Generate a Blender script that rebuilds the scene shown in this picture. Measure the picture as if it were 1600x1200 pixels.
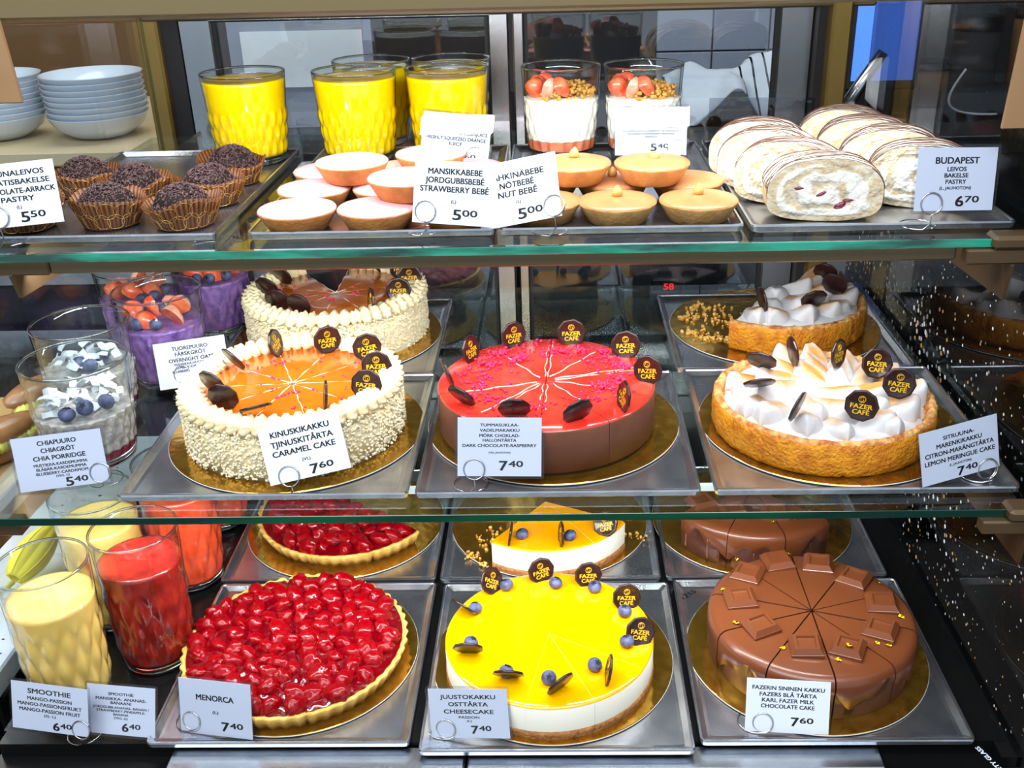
import bpy, bmesh, math, random
from math import sin, cos, pi, radians, atan2, hypot, sqrt
from mathutils import Vector, Matrix, noise

random.seed(7)
S = bpy.context.scene
C = S.collection
for o in list(bpy.data.objects):
    bpy.data.objects.remove(o)

# ------------------------------------------------------------------ camera
PITCH, YAW, ROLL = radians(25.378), radians(-1.619), radians(-1.427)
fw = Vector((sin(YAW) * cos(PITCH), cos(YAW) * cos(PITCH), -sin(PITCH)))
r0 = Vector((cos(YAW), -sin(YAW), 0))
u0 = r0.cross(fw)
rt = cos(ROLL) * r0 + sin(ROLL) * u0
up = -sin(ROLL) * r0 + cos(ROLL) * u0
cam = bpy.data.objects.new('camera', bpy.data.cameras.new('camera'))
C.objects.link(cam)
cam.matrix_world = Matrix(((rt.x, up.x, -fw.x, 0), (rt.y, up.y, -fw.y, 0), (rt.z, up.z, -fw.z, 1.55), (0, 0, 0, 1)))
cam.data.sensor_width = 36.0
cam.data.lens = 36.0
cam.data.shift_x = -33.86 / 1600
cam.data.clip_start = 0.02
S.camera = cam

# ------------------------------------------------------------------ world, lights, exposure
W = bpy.data.worlds.new('world')
S.world = W
W.use_nodes = True
W.node_tree.nodes['Background'].inputs[0].default_value = (0.80, 0.90, 1.0, 1)
W.node_tree.nodes['Background'].inputs[1].default_value = 0.85


def area(name, loc, rot, sx, sy, power, col=(1, 1, 1)):
    l = bpy.data.lights.new(name, 'AREA')
    l.shape = 'RECTANGLE'
    l.size, l.size_y, l.energy, l.color = sx, sy, power, col
    o = bpy.data.objects.new(name, l)
    C.objects.link(o)
    o.location = loc
    o.rotation_euler = [radians(a) for a in rot]
    return o


COOL = (0.95, 0.98, 1.0)
area('canopy_strip_light', (-0.12, 1.165, 1.445), (48, 0, 0), 1.06, 0.03, 6.2, COOL)
area('upper_shelf_strip_light', (-0.13, 1.128, 1.182), (48, 0, 0), 1.02, 0.02, 4.0, COOL)
area('middle_shelf_strip_light', (-0.14, 1.045, 0.913), (40, 0, 0), 1.0, 0.02, 5.2, COOL)
area('side_shelf_fill', (-1.0, 1.2, 1.095), (0, 0, 0), 0.4, 0.5, 2.4, COOL)  # unseen lamp added to brighten the pastries beyond the left pane
area('stone_counter_fill', (-0.95, 1.2, 0.833), (0, 0, 0), 0.3, 0.4, 1.6, COOL)  # added below the side shelf to light the yellow flower
area('kitchen_fill', (-0.3, 2.15, 2.5), (0, 0, 0), 2.0, 0.5, 30, (1, 0.95, 0.88))  # unseen fill added to brighten the back room and its paper sheet
area('shop_ceiling_light', (-0.3, -0.1, 2.7), (35, 0, 0), 2.4, 1.0, 60, (0.90, 0.95, 1.0))

VS = S.view_settings
VS.view_transform = 'Standard'
VS.look = 'None'
VS.exposure = 0.0
VS.gamma = 1.0
VS.use_curve_mapping = False
S.cycles.transparent_max_bounces = 40
S.cycles.max_bounces = 10
S.cycles.caustics_reflective = False
S.cycles.caustics_refractive = False
S.cycles.sample_clamp_indirect = 6.0

# ------------------------------------------------------------------ shelf heights (lip of the trays)
ZT, ZM, ZB = 1.217, 0.947, 0.648

# ------------------------------------------------------------------ materials
MATS = {}


def lin(c):
    """sRGB 0-255 -> linear"""
    r = []
    for x in c:
        x /= 255.0
        r.append(x / 12.92 if x <= 0.04045 else ((x + 0.055) / 1.055) ** 2.4)
    return (r[0], r[1], r[2], 1)


def P(name, col, rough=0.5, metal=0.0, spec=0.5, col2=None, scale=40, bump=0.0, bscale=120, coat=0.0, sss=0.0,
      sssr=(0.01, 0.006, 0.004), trans=0.0, emit=None, estr=0.0, detail=4.0, contrast=(0.35, 0.65), coatr=0.05,
      bdist=0.004, stretch=None, coords='Object', alpha=1.0, ior=1.45):
    m = bpy.data.materials.new(name)
    m.use_nodes = True
    nt = m.node_tree
    b = nt.nodes['Principled BSDF']
    I = b.inputs
    I['Base Color'].default_value = lin(col)
    I['Roughness'].default_value = rough
    I['Metallic'].default_value = metal
    I['Specular IOR Level'].default_value = spec
    I['Coat Weight'].default_value = coat
    I['Coat Roughness'].default_value = coatr
    I['Transmission Weight'].default_value = trans
    I['IOR'].default_value = ior
    I['Alpha'].default_value = alpha
    if sss:
        I['Subsurface Weight'].default_value = sss
        I['Subsurface Radius'].default_value = sssr
        I['Subsurface Scale'].default_value = 1.0
    if emit:
        I['Emission Color'].default_value = lin(emit)
        I['Emission Strength'].default_value = estr
    vec = None
    if col2 or bump:
        tc = nt.nodes.new('ShaderNodeTexCoord')
        vec = tc.outputs[coords]
        if stretch:
            mp = nt.nodes.new('ShaderNodeMapping')
            mp.inputs['Scale'].default_value = stretch
            nt.links.new(vec, mp.inputs[0])
            vec = mp.outputs[0]
    if col2:
        n = nt.nodes.new('ShaderNodeTexNoise')
        n.inputs['Scale'].default_value = scale
        n.inputs['Detail'].default_value = detail
        nt.links.new(vec, n.inputs['Vector'])
        r = nt.nodes.new('ShaderNodeValToRGB')
        r.color_ramp.elements[0].position, r.color_ramp.elements[1].position = contrast
        r.color_ramp.elements[0].color, r.color_ramp.elements[1].color = lin(col), lin(col2)
        nt.links.new(n.outputs[0], r.inputs[0])
        nt.links.new(r.outputs[0], I['Base Color'])
    if bump:
        n = nt.nodes.new('ShaderNodeTexNoise')
        n.inputs['Scale'].default_value = bscale
        n.inputs['Detail'].default_value = 3
        nt.links.new(vec, n.inputs['Vector'])
        bp = nt.nodes.new('ShaderNodeBump')
        bp.inputs['Strength'].default_value = bump
        bp.inputs['Distance'].default_value = bdist
        nt.links.new(n.outputs[0], bp.inputs['Height'])
        nt.links.new(bp.outputs[0], I['Normal'])
    MATS[name] = m
    return m


def thin_glass(name, tint=(250, 253, 252), edge=None, ior=1.5, rough=0.0, dust=0.0, gain=1.0, bump=0.0):
    """clear sheet: see-through, with a Fresnel mirror on top; optional specks of sugar dust"""
    m = bpy.data.materials.new(name)
    m.use_nodes = True
    nt = m.node_tree
    nt.nodes.clear()
    N = nt.nodes.new
    L = nt.links.new
    out = N('ShaderNodeOutputMaterial')
    tr = N('ShaderNodeBsdfTransparent')
    tr.inputs[0].default_value = lin(tint)
    gl = N('ShaderNodeBsdfGlossy')
    gl.inputs['Roughness'].default_value = rough
    # Schlick reflectance, the same from both sides of the sheet
    lf = N('ShaderNodeLayerWeight')
    lf.inputs[0].default_value = 0.5
    pw = N('ShaderNodeMath')
    pw.operation = 'POWER'
    pw.inputs[1].default_value = 5.0
    L(lf.outputs['Facing'], pw.inputs[0])
    f0 = ((ior - 1) / (ior + 1)) ** 2
    fr = N('ShaderNodeMath')
    fr.operation = 'MULTIPLY_ADD'
    fr.inputs[1].default_value = 1 - f0
    fr.inputs[2].default_value = f0
    L(pw.outputs[0], fr.inputs[0])
    mx = N('ShaderNodeMixShader')
    if edge:
        lw = N('ShaderNodeLayerWeight')
        lw.inputs[0].default_value = 0.5
        rp = N('ShaderNodeValToRGB')
        rp.color_ramp.elements[0].position, rp.color_ramp.elements[1].position = 0.72, 0.98
        rp.color_ramp.elements[0].color, rp.color_ramp.elements[1].color = lin(tint), lin(edge)
        L(lw.outputs['Facing'], rp.inputs[0])
        L(rp.outputs[0], tr.inputs[0])
    if bump:
        tc = N('ShaderNodeTexCoord')
        n = N('ShaderNodeTexNoise')
        n.inputs['Scale'].default_value = 60
        L(tc.outputs['Object'], n.inputs['Vector'])
        bp = N('ShaderNodeBump')
        bp.inputs['Strength'].default_value = bump
        bp.inputs['Distance'].default_value = 0.003
        L(n.outputs[0], bp.inputs['Height'])
        L(bp.outputs[0], gl.inputs['Normal'])
        L(bp.outputs[0], lf.inputs['Normal'])
    if gain != 1.0:
        mm = N('ShaderNodeMath')
        mm.operation = 'MULTIPLY'
        mm.use_clamp = True
        mm.inputs[1].default_value = gain
        L(fr.outputs[0], mm.inputs[0])
        L(mm.outputs[0], mx.inputs[0])
    else:
        L(fr.outputs[0], mx.inputs[0])
    L(tr.outputs[0], mx.inputs[1])
    L(gl.outputs[0], mx.inputs[2])
    last = mx.outputs[0]
    if dust:
        tc = N('ShaderNodeTexCoord')
        vo = N('ShaderNodeTexVoronoi')
        vo.inputs['Scale'].default_value = 68
        L(tc.outputs['Object'], vo.inputs['Vector'])
        ns = N('ShaderNodeTexNoise')
        ns.inputs['Scale'].default_value = 5
        L(tc.outputs['Object'], ns.inputs['Vector'])
        # speck radius varies from place to place
        ms = N('ShaderNodeMapRange')
        ms.inputs[1].default_value, ms.inputs[2].default_value = 0.24, 0.62
        ms.inputs[3].default_value, ms.inputs[4].default_value = 0.02, dust
        # the lower part of the pane is the dusty one
        sx = N('ShaderNodeSeparateXYZ')
        L(tc.outputs['Object'], sx.inputs[0])
        zr = N('ShaderNodeMapRange')
        zr.inputs[1].default_value, zr.inputs[2].default_value = 1.02, 1.22
        zr.inputs[3].default_value, zr.inputs[4].default_value = 0.0, -0.30
        L(sx.outputs[2], zr.inputs[0])
        zs = N('ShaderNodeMath')
        zs.operation = 'ADD'
        L(ns.outputs[0], zs.inputs[0])
        L(zr.outputs[0], zs.inputs[1])
        L(zs.outputs[0], ms.inputs[0])
        lt = N('ShaderNodeMath')
        lt.operation = 'LESS_THAN'
        L(vo.outputs['Distance'], lt.inputs[0])
        L(ms.outputs[0], lt.inputs[1])
        df = N('ShaderNodeBsdfDiffuse')
        rp = N('ShaderNodeValToRGB')
        rp.color_ramp.elements[0].position, rp.color_ramp.elements[1].position = 0.55, 0.85
        rp.color_ramp.elements[0].color, rp.color_ramp.elements[1].color = lin((245, 245, 245)), lin((214, 150, 60))
        L(vo.outputs['Color'], rp.inputs[0])
        L(rp.outputs[0], df.inputs[0])
        m2 = N('ShaderNodeMixShader')
        L(lt.outputs[0], m2.inputs[0])
        L(last, m2.inputs[1])
        L(df.outputs[0], m2.inputs[2])
        last = m2.outputs[0]
    L(last, out.inputs[0])
    MATS[name] = m
    return m


def attr_mat(name, attr, c0, c1, rough=0.5, pos=(0.2, 0.9), sss=0.0, bump=0.0, bscale=200, coat=0.0, mottle=0.0):
    m = P(name, c0, rough=rough, sss=sss, bump=bump, bscale=bscale, coat=coat)
    nt = m.node_tree
    a = nt.nodes.new('ShaderNodeAttribute')
    a.attribute_name = attr
    fac = a.outputs['Fac']
    if mottle:
        tc = nt.nodes.new('ShaderNodeTexCoord')
        n = nt.nodes.new('ShaderNodeTexNoise')
        n.inputs['Scale'].default_value = 110
        nt.links.new(tc.outputs['Object'], n.inputs['Vector'])
        mm = nt.nodes.new('ShaderNodeMath')
        mm.operation = 'MULTIPLY_ADD'
        mm.inputs[1].default_value = mottle
        mm.inputs[2].default_value = -mottle / 2
        nt.links.new(n.outputs[0], mm.inputs[0])
        ad = nt.nodes.new('ShaderNodeMath')
        ad.operation = 'ADD'
        nt.links.new(mm.outputs[0], ad.inputs[0])
        nt.links.new(fac, ad.inputs[1])
        fac = ad.outputs[0]
    r = nt.nodes.new('ShaderNodeValToRGB')
    r.color_ramp.elements[0].position, r.color_ramp.elements[1].position = pos
    r.color_ramp.elements[0].color, r.color_ramp.elements[1].color = lin(c0), lin(c1)
    nt.links.new(fac, r.inputs[0])
    nt.links.new(r.outputs[0], nt.nodes['Principled BSDF'].inputs['Base Color'])
    return m


P('steel', (176, 178, 180), rough=0.22, metal=1.0, bump=0.05, bscale=90, stretch=(1, 30, 30))
P('steel_tray', (206, 210, 218), rough=0.26, metal=0.96, col2=(180, 184, 194), scale=26, bump=0.08, bscale=60)
P('dark_steel', (46, 46, 46), rough=0.25, metal=0.8)
P('kraft', (190, 146, 88), rough=0.7)
P('deck_steel', (170, 176, 184), rough=0.25, metal=1.0)
P('wire', (190, 190, 192), rough=0.18, metal=1.0)
P('olive_rail', (96, 82, 58), rough=0.35, metal=0.35)
P('tan_metal', (90, 71, 48), rough=0.38, metal=0.3)
P('tan_plate', (168, 130, 92), rough=0.4, metal=0.1)
P('bronze', (150, 124, 66), rough=0.35, metal=0.6)
P('black', (14, 14, 15), rough=0.35)
P('black_rubber', (24, 22, 24), rough=0.6)
P('led_diffuser', (250, 250, 250), emit=(250, 252, 255), estr=0.7)
thin_glass('clear_glass', ior=1.45)
thin_glass('shelf_glass', tint=(244, 251, 248), ior=1.5)
thin_glass('door_glass', tint=(225, 232, 238), ior=1.75, gain=1.6)
thin_glass('left_pane_glass', tint=(232, 240, 245), ior=1.5)
thin_glass('right_pane_glass', tint=(206, 210, 214), ior=1.55, dust=0.26, gain=1.3)
thin_glass('tumbler_glass', tint=(251, 253, 253), edge=(96, 108, 114), ior=1.5)
thin_glass('plastic_sleeve', tint=(236, 238, 242), ior=1.45, rough=0.05)
thin_glass('plastic_film', tint=(226, 228, 232), ior=1.5, rough=0.05, bump=0.4)
P('glass_edge', (22, 150, 120), rough=0.15, col2=(3, 62, 52), scale=9, contrast=(0.4, 0.62), stretch=(1, 1, 6), coat=0.6)
P('glass_edge_dark', (6, 48, 38), rough=0.15, col2=(20, 104, 66), scale=3, contrast=(0.5, 0.75), stretch=(1, 1, 6), coat=0.6)
P('card', (226, 232, 246), rough=0.45)
P('ink', (16, 15, 17), rough=0.6)
P('gold_board', (228, 176, 70), rough=0.13, metal=0.92, col2=(196, 146, 50), scale=60, bump=0.12, bscale=70)
P('board_edge', (240, 236, 224), rough=0.5)
P('dark_chocolate', (44, 22, 20), rough=0.3, coat=0.25, coatr=0.2, bump=0.02, bscale=300)
P('gold_print', (228, 176, 24), rough=0.45)
P('milk_chocolate', (112, 60, 32), rough=0.3, coat=0.3, coatr=0.15)
P('milk_chocolate_dark', (86, 46, 32), rough=0.45, bump=0.05)
P('choc_side', (90, 51, 37), rough=0.4, col2=(78, 43, 32), scale=30)
P('gold_leaf', (255, 214, 40), rough=0.22, metal=1.0, bump=0.5, bscale=400)
P('mousse_side', (124, 76, 56), rough=0.55, col2=(108, 64, 48), scale=24, bump=0.08, bscale=160)
P('raspberry_glaze', (226, 44, 34), rough=0.14, coat=0.7, coatr=0.06, col2=(240, 66, 48), scale=26, bump=0.12, bscale=46, bdist=0.003)
P('raspberry_crumb', (206, 16, 66), rough=0.6, col2=(236, 60, 110), scale=300)
P('crumb_base', (54, 30, 22), rough=0.8, bump=0.4, bscale=300)
P('caramel', (206, 96, 16), rough=0.14, coat=0.5, coatr=0.06, col2=(218, 110, 26), scale=16, bump=0.05, bscale=40)
P('caramel_dark', (176, 86, 20), rough=0.14, coat=0.6, col2=(196, 108, 34), scale=30, bump=0.1, bscale=50)
P('pale_cut_line', (255, 226, 196), rough=0.1, coat=1.0, coatr=0.03)  # pale cut lines; on the red cake they stand for highlights
P('cream', (246, 230, 190), rough=0.5, sss=0.15, col2=(242, 222, 174), scale=30, bump=0.05, bscale=200)
P('sponge', (240, 206, 136), rough=0.8, col2=(226, 186, 110), scale=120, bump=0.3, bscale=250)
P('sugar_nib', (250, 240, 212), rough=0.4, sss=0.1, col2=(244, 226, 180), scale=120)
P('cheese', (250, 244, 226), rough=0.4, sss=0.1)
P('passion', (255, 194, 0), rough=0.09, coat=0.8, coatr=0.03, col2=(255, 172, 0), scale=9, bump=0.16, bscale=34, bdist=0.003, spec=0.6)
P('passion_deep', (255, 168, 0), rough=0.1, coat=0.7, coatr=0.04, bump=0.08, bscale=30)
P('biscuit', (186, 128, 70), rough=0.85, col2=(144, 92, 48), scale=160, bump=0.6, bscale=220)
P('cake_crumb', (244, 176, 56), rough=0.85, col2=(250, 214, 130), scale=200)
P('fruit_gel', (112, 0, 10), rough=0.2, coat=1.0, coatr=0.015, spec=0.2, col2=(96, 0, 10), scale=40, bump=0.5, bscale=90, bdist=0.005)
P('raspberry', (172, 2, 8), rough=0.3, coat=0.6, coatr=0.02, spec=0.05, col2=(80, 0, 12), scale=30, contrast=(0.4, 0.6), bump=0.2, bscale=150, bdist=0.003)
P('tart_crust', (232, 186, 98), rough=0.7, col2=(214, 160, 70), scale=50, bump=0.25, bscale=200)
P('lemon_crust', (232, 152, 22), rough=0.55, col2=(190, 100, 14), scale=45, contrast=(0.40, 0.72), bump=0.9, bscale=230, coat=0.25, coatr=0.3)
P('crust_rim', (176, 92, 38), rough=0.75, col2=(226, 180, 110), scale=90, bump=0.7, bscale=240)
attr_mat('meringue', 'toast', (208, 207, 209), (196, 140, 70), rough=0.5, pos=(0.22, 0.85), mottle=0.45)
P('shell_pastry', (206, 138, 74), rough=0.75, col2=(186, 118, 58), scale=60, bump=0.3, bscale=260)
P('pale_pastry', (206, 160, 98), rough=0.75, col2=(184, 136, 78), scale=60, bump=0.3, bscale=260)
P('pink_icing', (236, 182, 188), rough=0.25, coat=0.3, coatr=0.2)
P('nut_icing', (202, 136, 86), rough=0.3, coat=0.25, coatr=0.2, col2=(210, 146, 98), scale=30)
P('hazelnut', (228, 184, 106), rough=0.4, col2=(206, 150, 70), scale=90)
P('roll_sugar', (228, 224, 218), rough=0.6, col2=(214, 198, 168), scale=60, bump=0.2, bscale=200)
P('roll_face', (236, 222, 192), rough=0.75, col2=(196, 166, 120), scale=70, contrast=(0.45, 0.68), bump=0.7, bscale=130)
P('roll_side', (236, 206, 152), rough=0.75, col2=(206, 160, 96), scale=60, bump=0.6, bscale=150)
P('roll_cream', (250, 248, 242), rough=0.5, bump=0.3, bscale=120)
P('jam', (120, 26, 56), rough=0.2, coat=0.5)
P('choc_line', (92, 60, 46), rough=0.4)
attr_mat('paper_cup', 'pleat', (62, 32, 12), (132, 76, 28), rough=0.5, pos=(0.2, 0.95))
P('gold_foil', (226, 176, 92), rough=0.3, metal=0.8)
P('arrack', (30, 18, 16), rough=0.75, bump=0.3, spec=0.2)
P('sprinkle', (66, 46, 46), rough=0.35, col2=(96, 72, 72), scale=200)
P('juice', (255, 212, 0), rough=0.15, col2=(255, 198, 0), scale=20, coat=0.6, coatr=0.04, spec=0.5, sss=0.45, sssr=(0.05, 0.036, 0.002))
P('yogurt', (250, 246, 232), rough=0.4, sss=0.1)
P('jam_pink', (216, 130, 84), rough=0.3, col2=(196, 92, 60), scale=60)
P('granola', (206, 140, 52), rough=0.7, col2=(236, 180, 84), scale=150)
P('strawberry', (244, 70, 34), rough=0.25, coat=0.4, col2=(252, 130, 90), scale=70)
P('strawberry_flesh', (250, 150, 92), rough=0.3, col2=(240, 90, 60), scale=60)
P('oats', (150, 110, 176), rough=0.4, col2=(104, 76, 140), scale=60, bump=0.5, bscale=120, coat=0.3)
P('chia', (196, 192, 184), rough=0.35, col2=(150, 144, 142), scale=140, bump=0.4, bscale=180, coat=0.4)
P('coconut', (206, 214, 218), rough=0.5)
P('blueberry', (52, 58, 88), rough=0.5, col2=(96, 104, 142), scale=90, sss=0.05)
P('berry_crown', (28, 26, 40), rough=0.7)
P('yellow_smoothie', (242, 206, 116), rough=0.3, col2=(236, 194, 96), scale=30, coat=0.6, coatr=0.04, sss=0.15)
P('red_smoothie', (164, 40, 26), rough=0.25, col2=(122, 24, 18), scale=40, coat=0.6, coatr=0.04)
P('coral_smoothie', (232, 84, 48), rough=0.25, col2=(212, 66, 36), scale=40, coat=0.6, coatr=0.04)
P('porcelain', (214, 220, 228), rough=0.2, coat=0.3)
P('towel', (222, 226, 232), rough=0.9, bump=0.2, bscale=250)
P('canopy_metal', (122, 106, 74), rough=0.36, metal=0.3)
P('strawberry_cut', (246, 150, 120), rough=0.25, coat=0.4, col2=(248, 206, 180), scale=50)
P('terrazzo', (212, 217, 224), rough=0.25, col2=(236, 238, 242), scale=20)
P('worktop', (214, 190, 150), rough=0.45)
P('white_panel', (236, 238, 236), rough=0.6)
P('grey_tile', (150, 154, 166), rough=0.4)
P('room_wall', (54, 50, 50), rough=0.8, col2=(44, 41, 42), scale=3)
P('room_brown', (120, 84, 48), rough=0.6)
P('room_floor', (60, 56, 54), rough=0.5, col2=(70, 64, 60), scale=6)
P('room_ceiling', (90, 86, 82), rough=0.9)
P('screen', (70, 120, 230), rough=0.3, emit=(74, 128, 240), estr=0.85)
P('red_led', (220, 20, 20), emit=(255, 24, 20), estr=2.2)
P('eclair', (188, 128, 72), rough=0.3, coat=0.5, col2=(142, 88, 50), scale=30)
P('pistachio_cream', (236, 226, 110), rough=0.5)
P('yellow_petal', (255, 236, 70), rough=0.5)
P('rim_glass', (250, 253, 253), rough=0.0, trans=1.0, ior=1.45)
P('cable', (226, 226, 226), rough=0.5)

# ------------------------------------------------------------------ mesh helpers
class MB:
    """collects shapes and links them as one mesh object"""

    def __init__(s):
        s.v, s.f, s.m, s.s = [], [], [], []
        s.at = {}

    def add(s, vs, fs, mat=0, smooth=True, M=None, attr=None):
        o = len(s.v)
        if M is not None:
            vs = [M @ Vector(p) for p in vs]
        s.v.extend([tuple(p) for p in vs])
        for f in fs:
            s.f.append(tuple(i + o for i in f))
            s.m.append(mat)
            s.s.append(smooth)
        if attr:
            for k, vals in attr.items():
                s.at.setdefault(k, {}).update({o + i: x for i, x in enumerate(vals)})
        return o

    def box(s, x0, x1, y0, y1, z0, z1, bev=0.0, mat=0, M=None):
        b = min(bev, (x1 - x0) * .49, (y1 - y0) * .49, (z1 - z0) * .49)
        if b <= 0:
            vs = [(x, y, z) for x in (x0, x1) for y in (y0, y1) for z in (z0, z1)]
            fs = [(0, 1, 3, 2), (4, 6, 7, 5), (0, 4, 5, 1), (2, 3, 7, 6), (0, 2, 6, 4), (1, 5, 7, 3)]
            return s.add(vs, fs, mat, False, M)
        bm = bmesh.new()
        lo, hi = (x0, y0, z0), (x1, y1, z1)
        for sx in (0, 1):
            for sy in (0, 1):
                for sz in (0, 1):
                    c = [(hi if q else lo)[i] for i, q in enumerate((sx, sy, sz))]
                    d = [(-b if q else b) for q in (sx, sy, sz)]
                    for ax in range(3):
                        bm.verts.new([c[i] + (0 if i == ax else d[i]) for i in range(3)])
        bmesh.ops.convex_hull(bm, input=bm.verts)
        bmesh.ops.dissolve_limit(bm, angle_limit=0.02, verts=bm.verts, edges=bm.edges)
        bm.verts.index_update()
        vs = [v.co.copy() for v in bm.verts]
        fs = [[v.index for v in f.verts] for f in bm.faces]
        bm.free()
        return s.add(vs, fs, mat, False, M)

    def lathe(s, prof, n=48, mat=0, smooth=True, fn=None, M=None, a0=0.0, a1=2 * pi, closed=True, mats=None):
        vs, fs = [], []
        k = len(prof)
        cnt = n if closed else n + 1
        for j in range(cnt):
            a = a0 + (a1 - a0) * j / n
            for i, (r, z) in enumerate(prof):
                if fn:
                    r, z = fn(a, i, r, z)
                vs.append((r * cos(a), r * sin(a), z))
        o = len(s.v)
        base = s.add(vs, [], mat, smooth, M)
        for j in range(n):
            j2 = (j + 1) % cnt if closed else j + 1
            for i in range(k - 1):
                s.f.append((base + j * k + i, base + j2 * k + i, base + j2 * k + i + 1, base + j * k + i + 1))
                s.m.append(mats[i] if mats else mat)
                s.s.append(smooth)
        return base

    def tube(s, pts, r, n=8, mat=0, closed=False, cap=True, M=None):
        pts = [Vector(p) for p in pts]
        K = len(pts)
        vs = []
        prev = None
        for i, p in enumerate(pts):
            if closed:
                t = pts[(i + 1) % K] - pts[i - 1]
            else:
                t = pts[min(i + 1, K - 1)] - pts[max(i - 1, 0)]
            t.normalize()
            if prev is None:
                a = Vector((0, 0, 1)) if abs(t.z) < .9 else Vector((1, 0, 0))
                nrm = t.cross(a).normalized()
            else:
                nrm = (prev - t * prev.dot(t))
                nrm = nrm.normalized() if nrm.length > 1e-9 else t.orthogonal().normalized()
            prev = nrm
            b = t.cross(nrm)
            rr = r[i] if isinstance(r, (list, tuple)) else r
            for q in range(n):
                a = 2 * pi * q / n
                vs.append(p + (nrm * cos(a) + b * sin(a)) * rr)
        fs = []
        for i in range(K if closed else K - 1):
            i2 = (i + 1) % K
            for q in range(n):
                q2 = (q + 1) % n
                fs.append((i * n + q, i * n + q2, i2 * n + q2, i2 * n + q))
        if cap and not closed:
            fs.append(tuple(range(n - 1, -1, -1)))
            fs.append(tuple((K - 1) * n + q for q in range(n)))
        return s.add(vs, fs, mat, True, M)

    def sphere(s, c, rad, nu=14, nv=9, mat=0, fn=None, M=None, rot=None):
        vs, fs = [], []
        rx, ry, rz = rad if isinstance(rad, (tuple, list)) else (rad,) * 3
        R = rot or Matrix.Identity(3)
        c = Vector(c)
        for i in range(nv + 1):
            ph = pi * i / nv
            for j in range(nu):
                th = 2 * pi * j / nu
                d = Vector((sin(ph) * cos(th), sin(ph) * sin(th), cos(ph)))
                k = fn(d) if fn else 1.0
                vs.append(c + R @ Vector((d.x * rx * k, d.y * ry * k, d.z * rz * k)))
        for i in range(nv):
            for j in range(nu):
                j2 = (j + 1) % nu
                fs.append((i * nu + j, (i + 1) * nu + j, (i + 1) * nu + j2, i * nu + j2))
        return s.add(vs, fs, mat, True, M)

    def prism(s, poly, h0, h1, mat=0, M=None, smooth=False):
        """polygon in XY extruded along Z"""
        n = len(poly)
        vs = [(x, y, h0) for x, y in poly] + [(x, y, h1) for x, y in poly]
        fs = [tuple(range(n - 1, -1, -1)), tuple(range(n, 2 * n))]
        fs += [(i, (i + 1) % n, n + (i + 1) % n, n + i) for i in range(n)]
        return s.add(vs, fs, mat, smooth, M)

    def wedge(s, a0, a1, prof, mats, side, n=10, M=None):
        """slice of a round cake; prof runs from the outer foot up and in to r=0"""
        k = len(prof)
        vs = []
        for j in range(n + 1):
            a = a0 + (a1 - a0) * j / n
            for r, z in prof:
                vs.append((r * cos(a), r * sin(a), z))
        o = s.add(vs, [], 0, True, M)
        for j in range(n):
            for i in range(k - 1):
                s.f.append((o + j * k + i, o + (j + 1) * k + i, o + (j + 1) * k + i + 1, o + j * k + i + 1))
                s.m.append(mats[i])
                s.s.append(True)
        # cut faces and bottom, with verts of their own
        for a, flip in ((a0, False), (a1, True)):
            poly = [(r * cos(a), r * sin(a), z) for r, z in prof] + [(0, 0, prof[0][1])]
            ids = list(range(len(poly)))
            s.add(poly, [ids[::-1] if not flip else ids], side, False, M)
        bot = [(0, 0, prof[0][1])] + [(prof[0][0] * cos(a0 + (a1 - a0) * j / n), prof[0][0] * sin(a0 + (a1 - a0) * j / n), prof[0][1]) for j in range(n + 1)]
        s.add(bot, [list(range(len(bot)))[::-1]], side, False, M)

    def mesh(s, name, mats):
        me = bpy.data.meshes.new(name)
        me.from_pydata(s.v, [], s.f)
        if isinstance(mats, str):
            mats = [mats]
        for m in mats:
            me.materials.append(MATS[m])
        me.polygons.foreach_set('material_index', s.m)
        me.polygons.foreach_set('use_smooth', s.s)
        for k, d in s.at.items():
            a = me.attributes.new(k, 'FLOAT', 'POINT')
            a.data.foreach_set('value', [d.get(i, 0.0) for i in range(len(s.v))])
        bm = bmesh.new()
        bm.from_mesh(me)
        bmesh.ops.recalc_face_normals(bm, faces=bm.faces)
        bm.to_mesh(me)
        bm.free()
        me.update()
        return me

    def build(s, name, mats, parent=None, loc=None, stuff=False):
        return obj(name, s.mesh(name, mats), parent, loc, stuff=stuff)


def obj(name, me, parent=None, loc=None, rot=None, stuff=False, label=None):
    o = bpy.data.objects.new(name, me)
    C.objects.link(o)
    if parent is not None:
        o.parent = parent
    if loc is not None:
        o.location = loc
    if rot is not None:
        o.rotation_euler = rot
    if stuff:
        o['kind'] = 'stuff'
    if label:
        o['label'] = label
    return o


def thing(name, label, cat, loc=(0, 0, 0), rz=0.0, group=None):
    o = bpy.data.objects.new(name, None)
    C.objects.link(o)
    o.empty_display_size = 0.02
    o.location = loc
    o.rotation_euler = (0, 0, rz)
    return tag(o, label, cat, group)


def tag(o, label, cat, group=None):
    o['label'] = label
    o['category'] = cat
    if group:
        o['group'] = group
    return o


def struct(o):
    o['kind'] = 'structure'
    return o


def copy_tree(o, parent=None):
    c = o.copy()
    C.objects.link(c)
    if parent is not None:
        c.parent = parent
    for ch in list(o.children):
        copy_tree(ch, c)
    return c


def euler_to(n, upv=Vector((0, 0, 1))):
    """rotation whose local -Y looks along n and whose local Z is as upright as possible"""
    n = Vector(n).normalized()
    y = -n
    x = y.cross(upv).normalized()
    z = x.cross(y)
    return Matrix(((x.x, y.x, z.x), (x.y, y.y, z.y), (x.z, y.z, z.z)))


# ------------------------------------------------------------------ lettering (made first, all at once)
FONT_CACHE = {}


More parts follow.
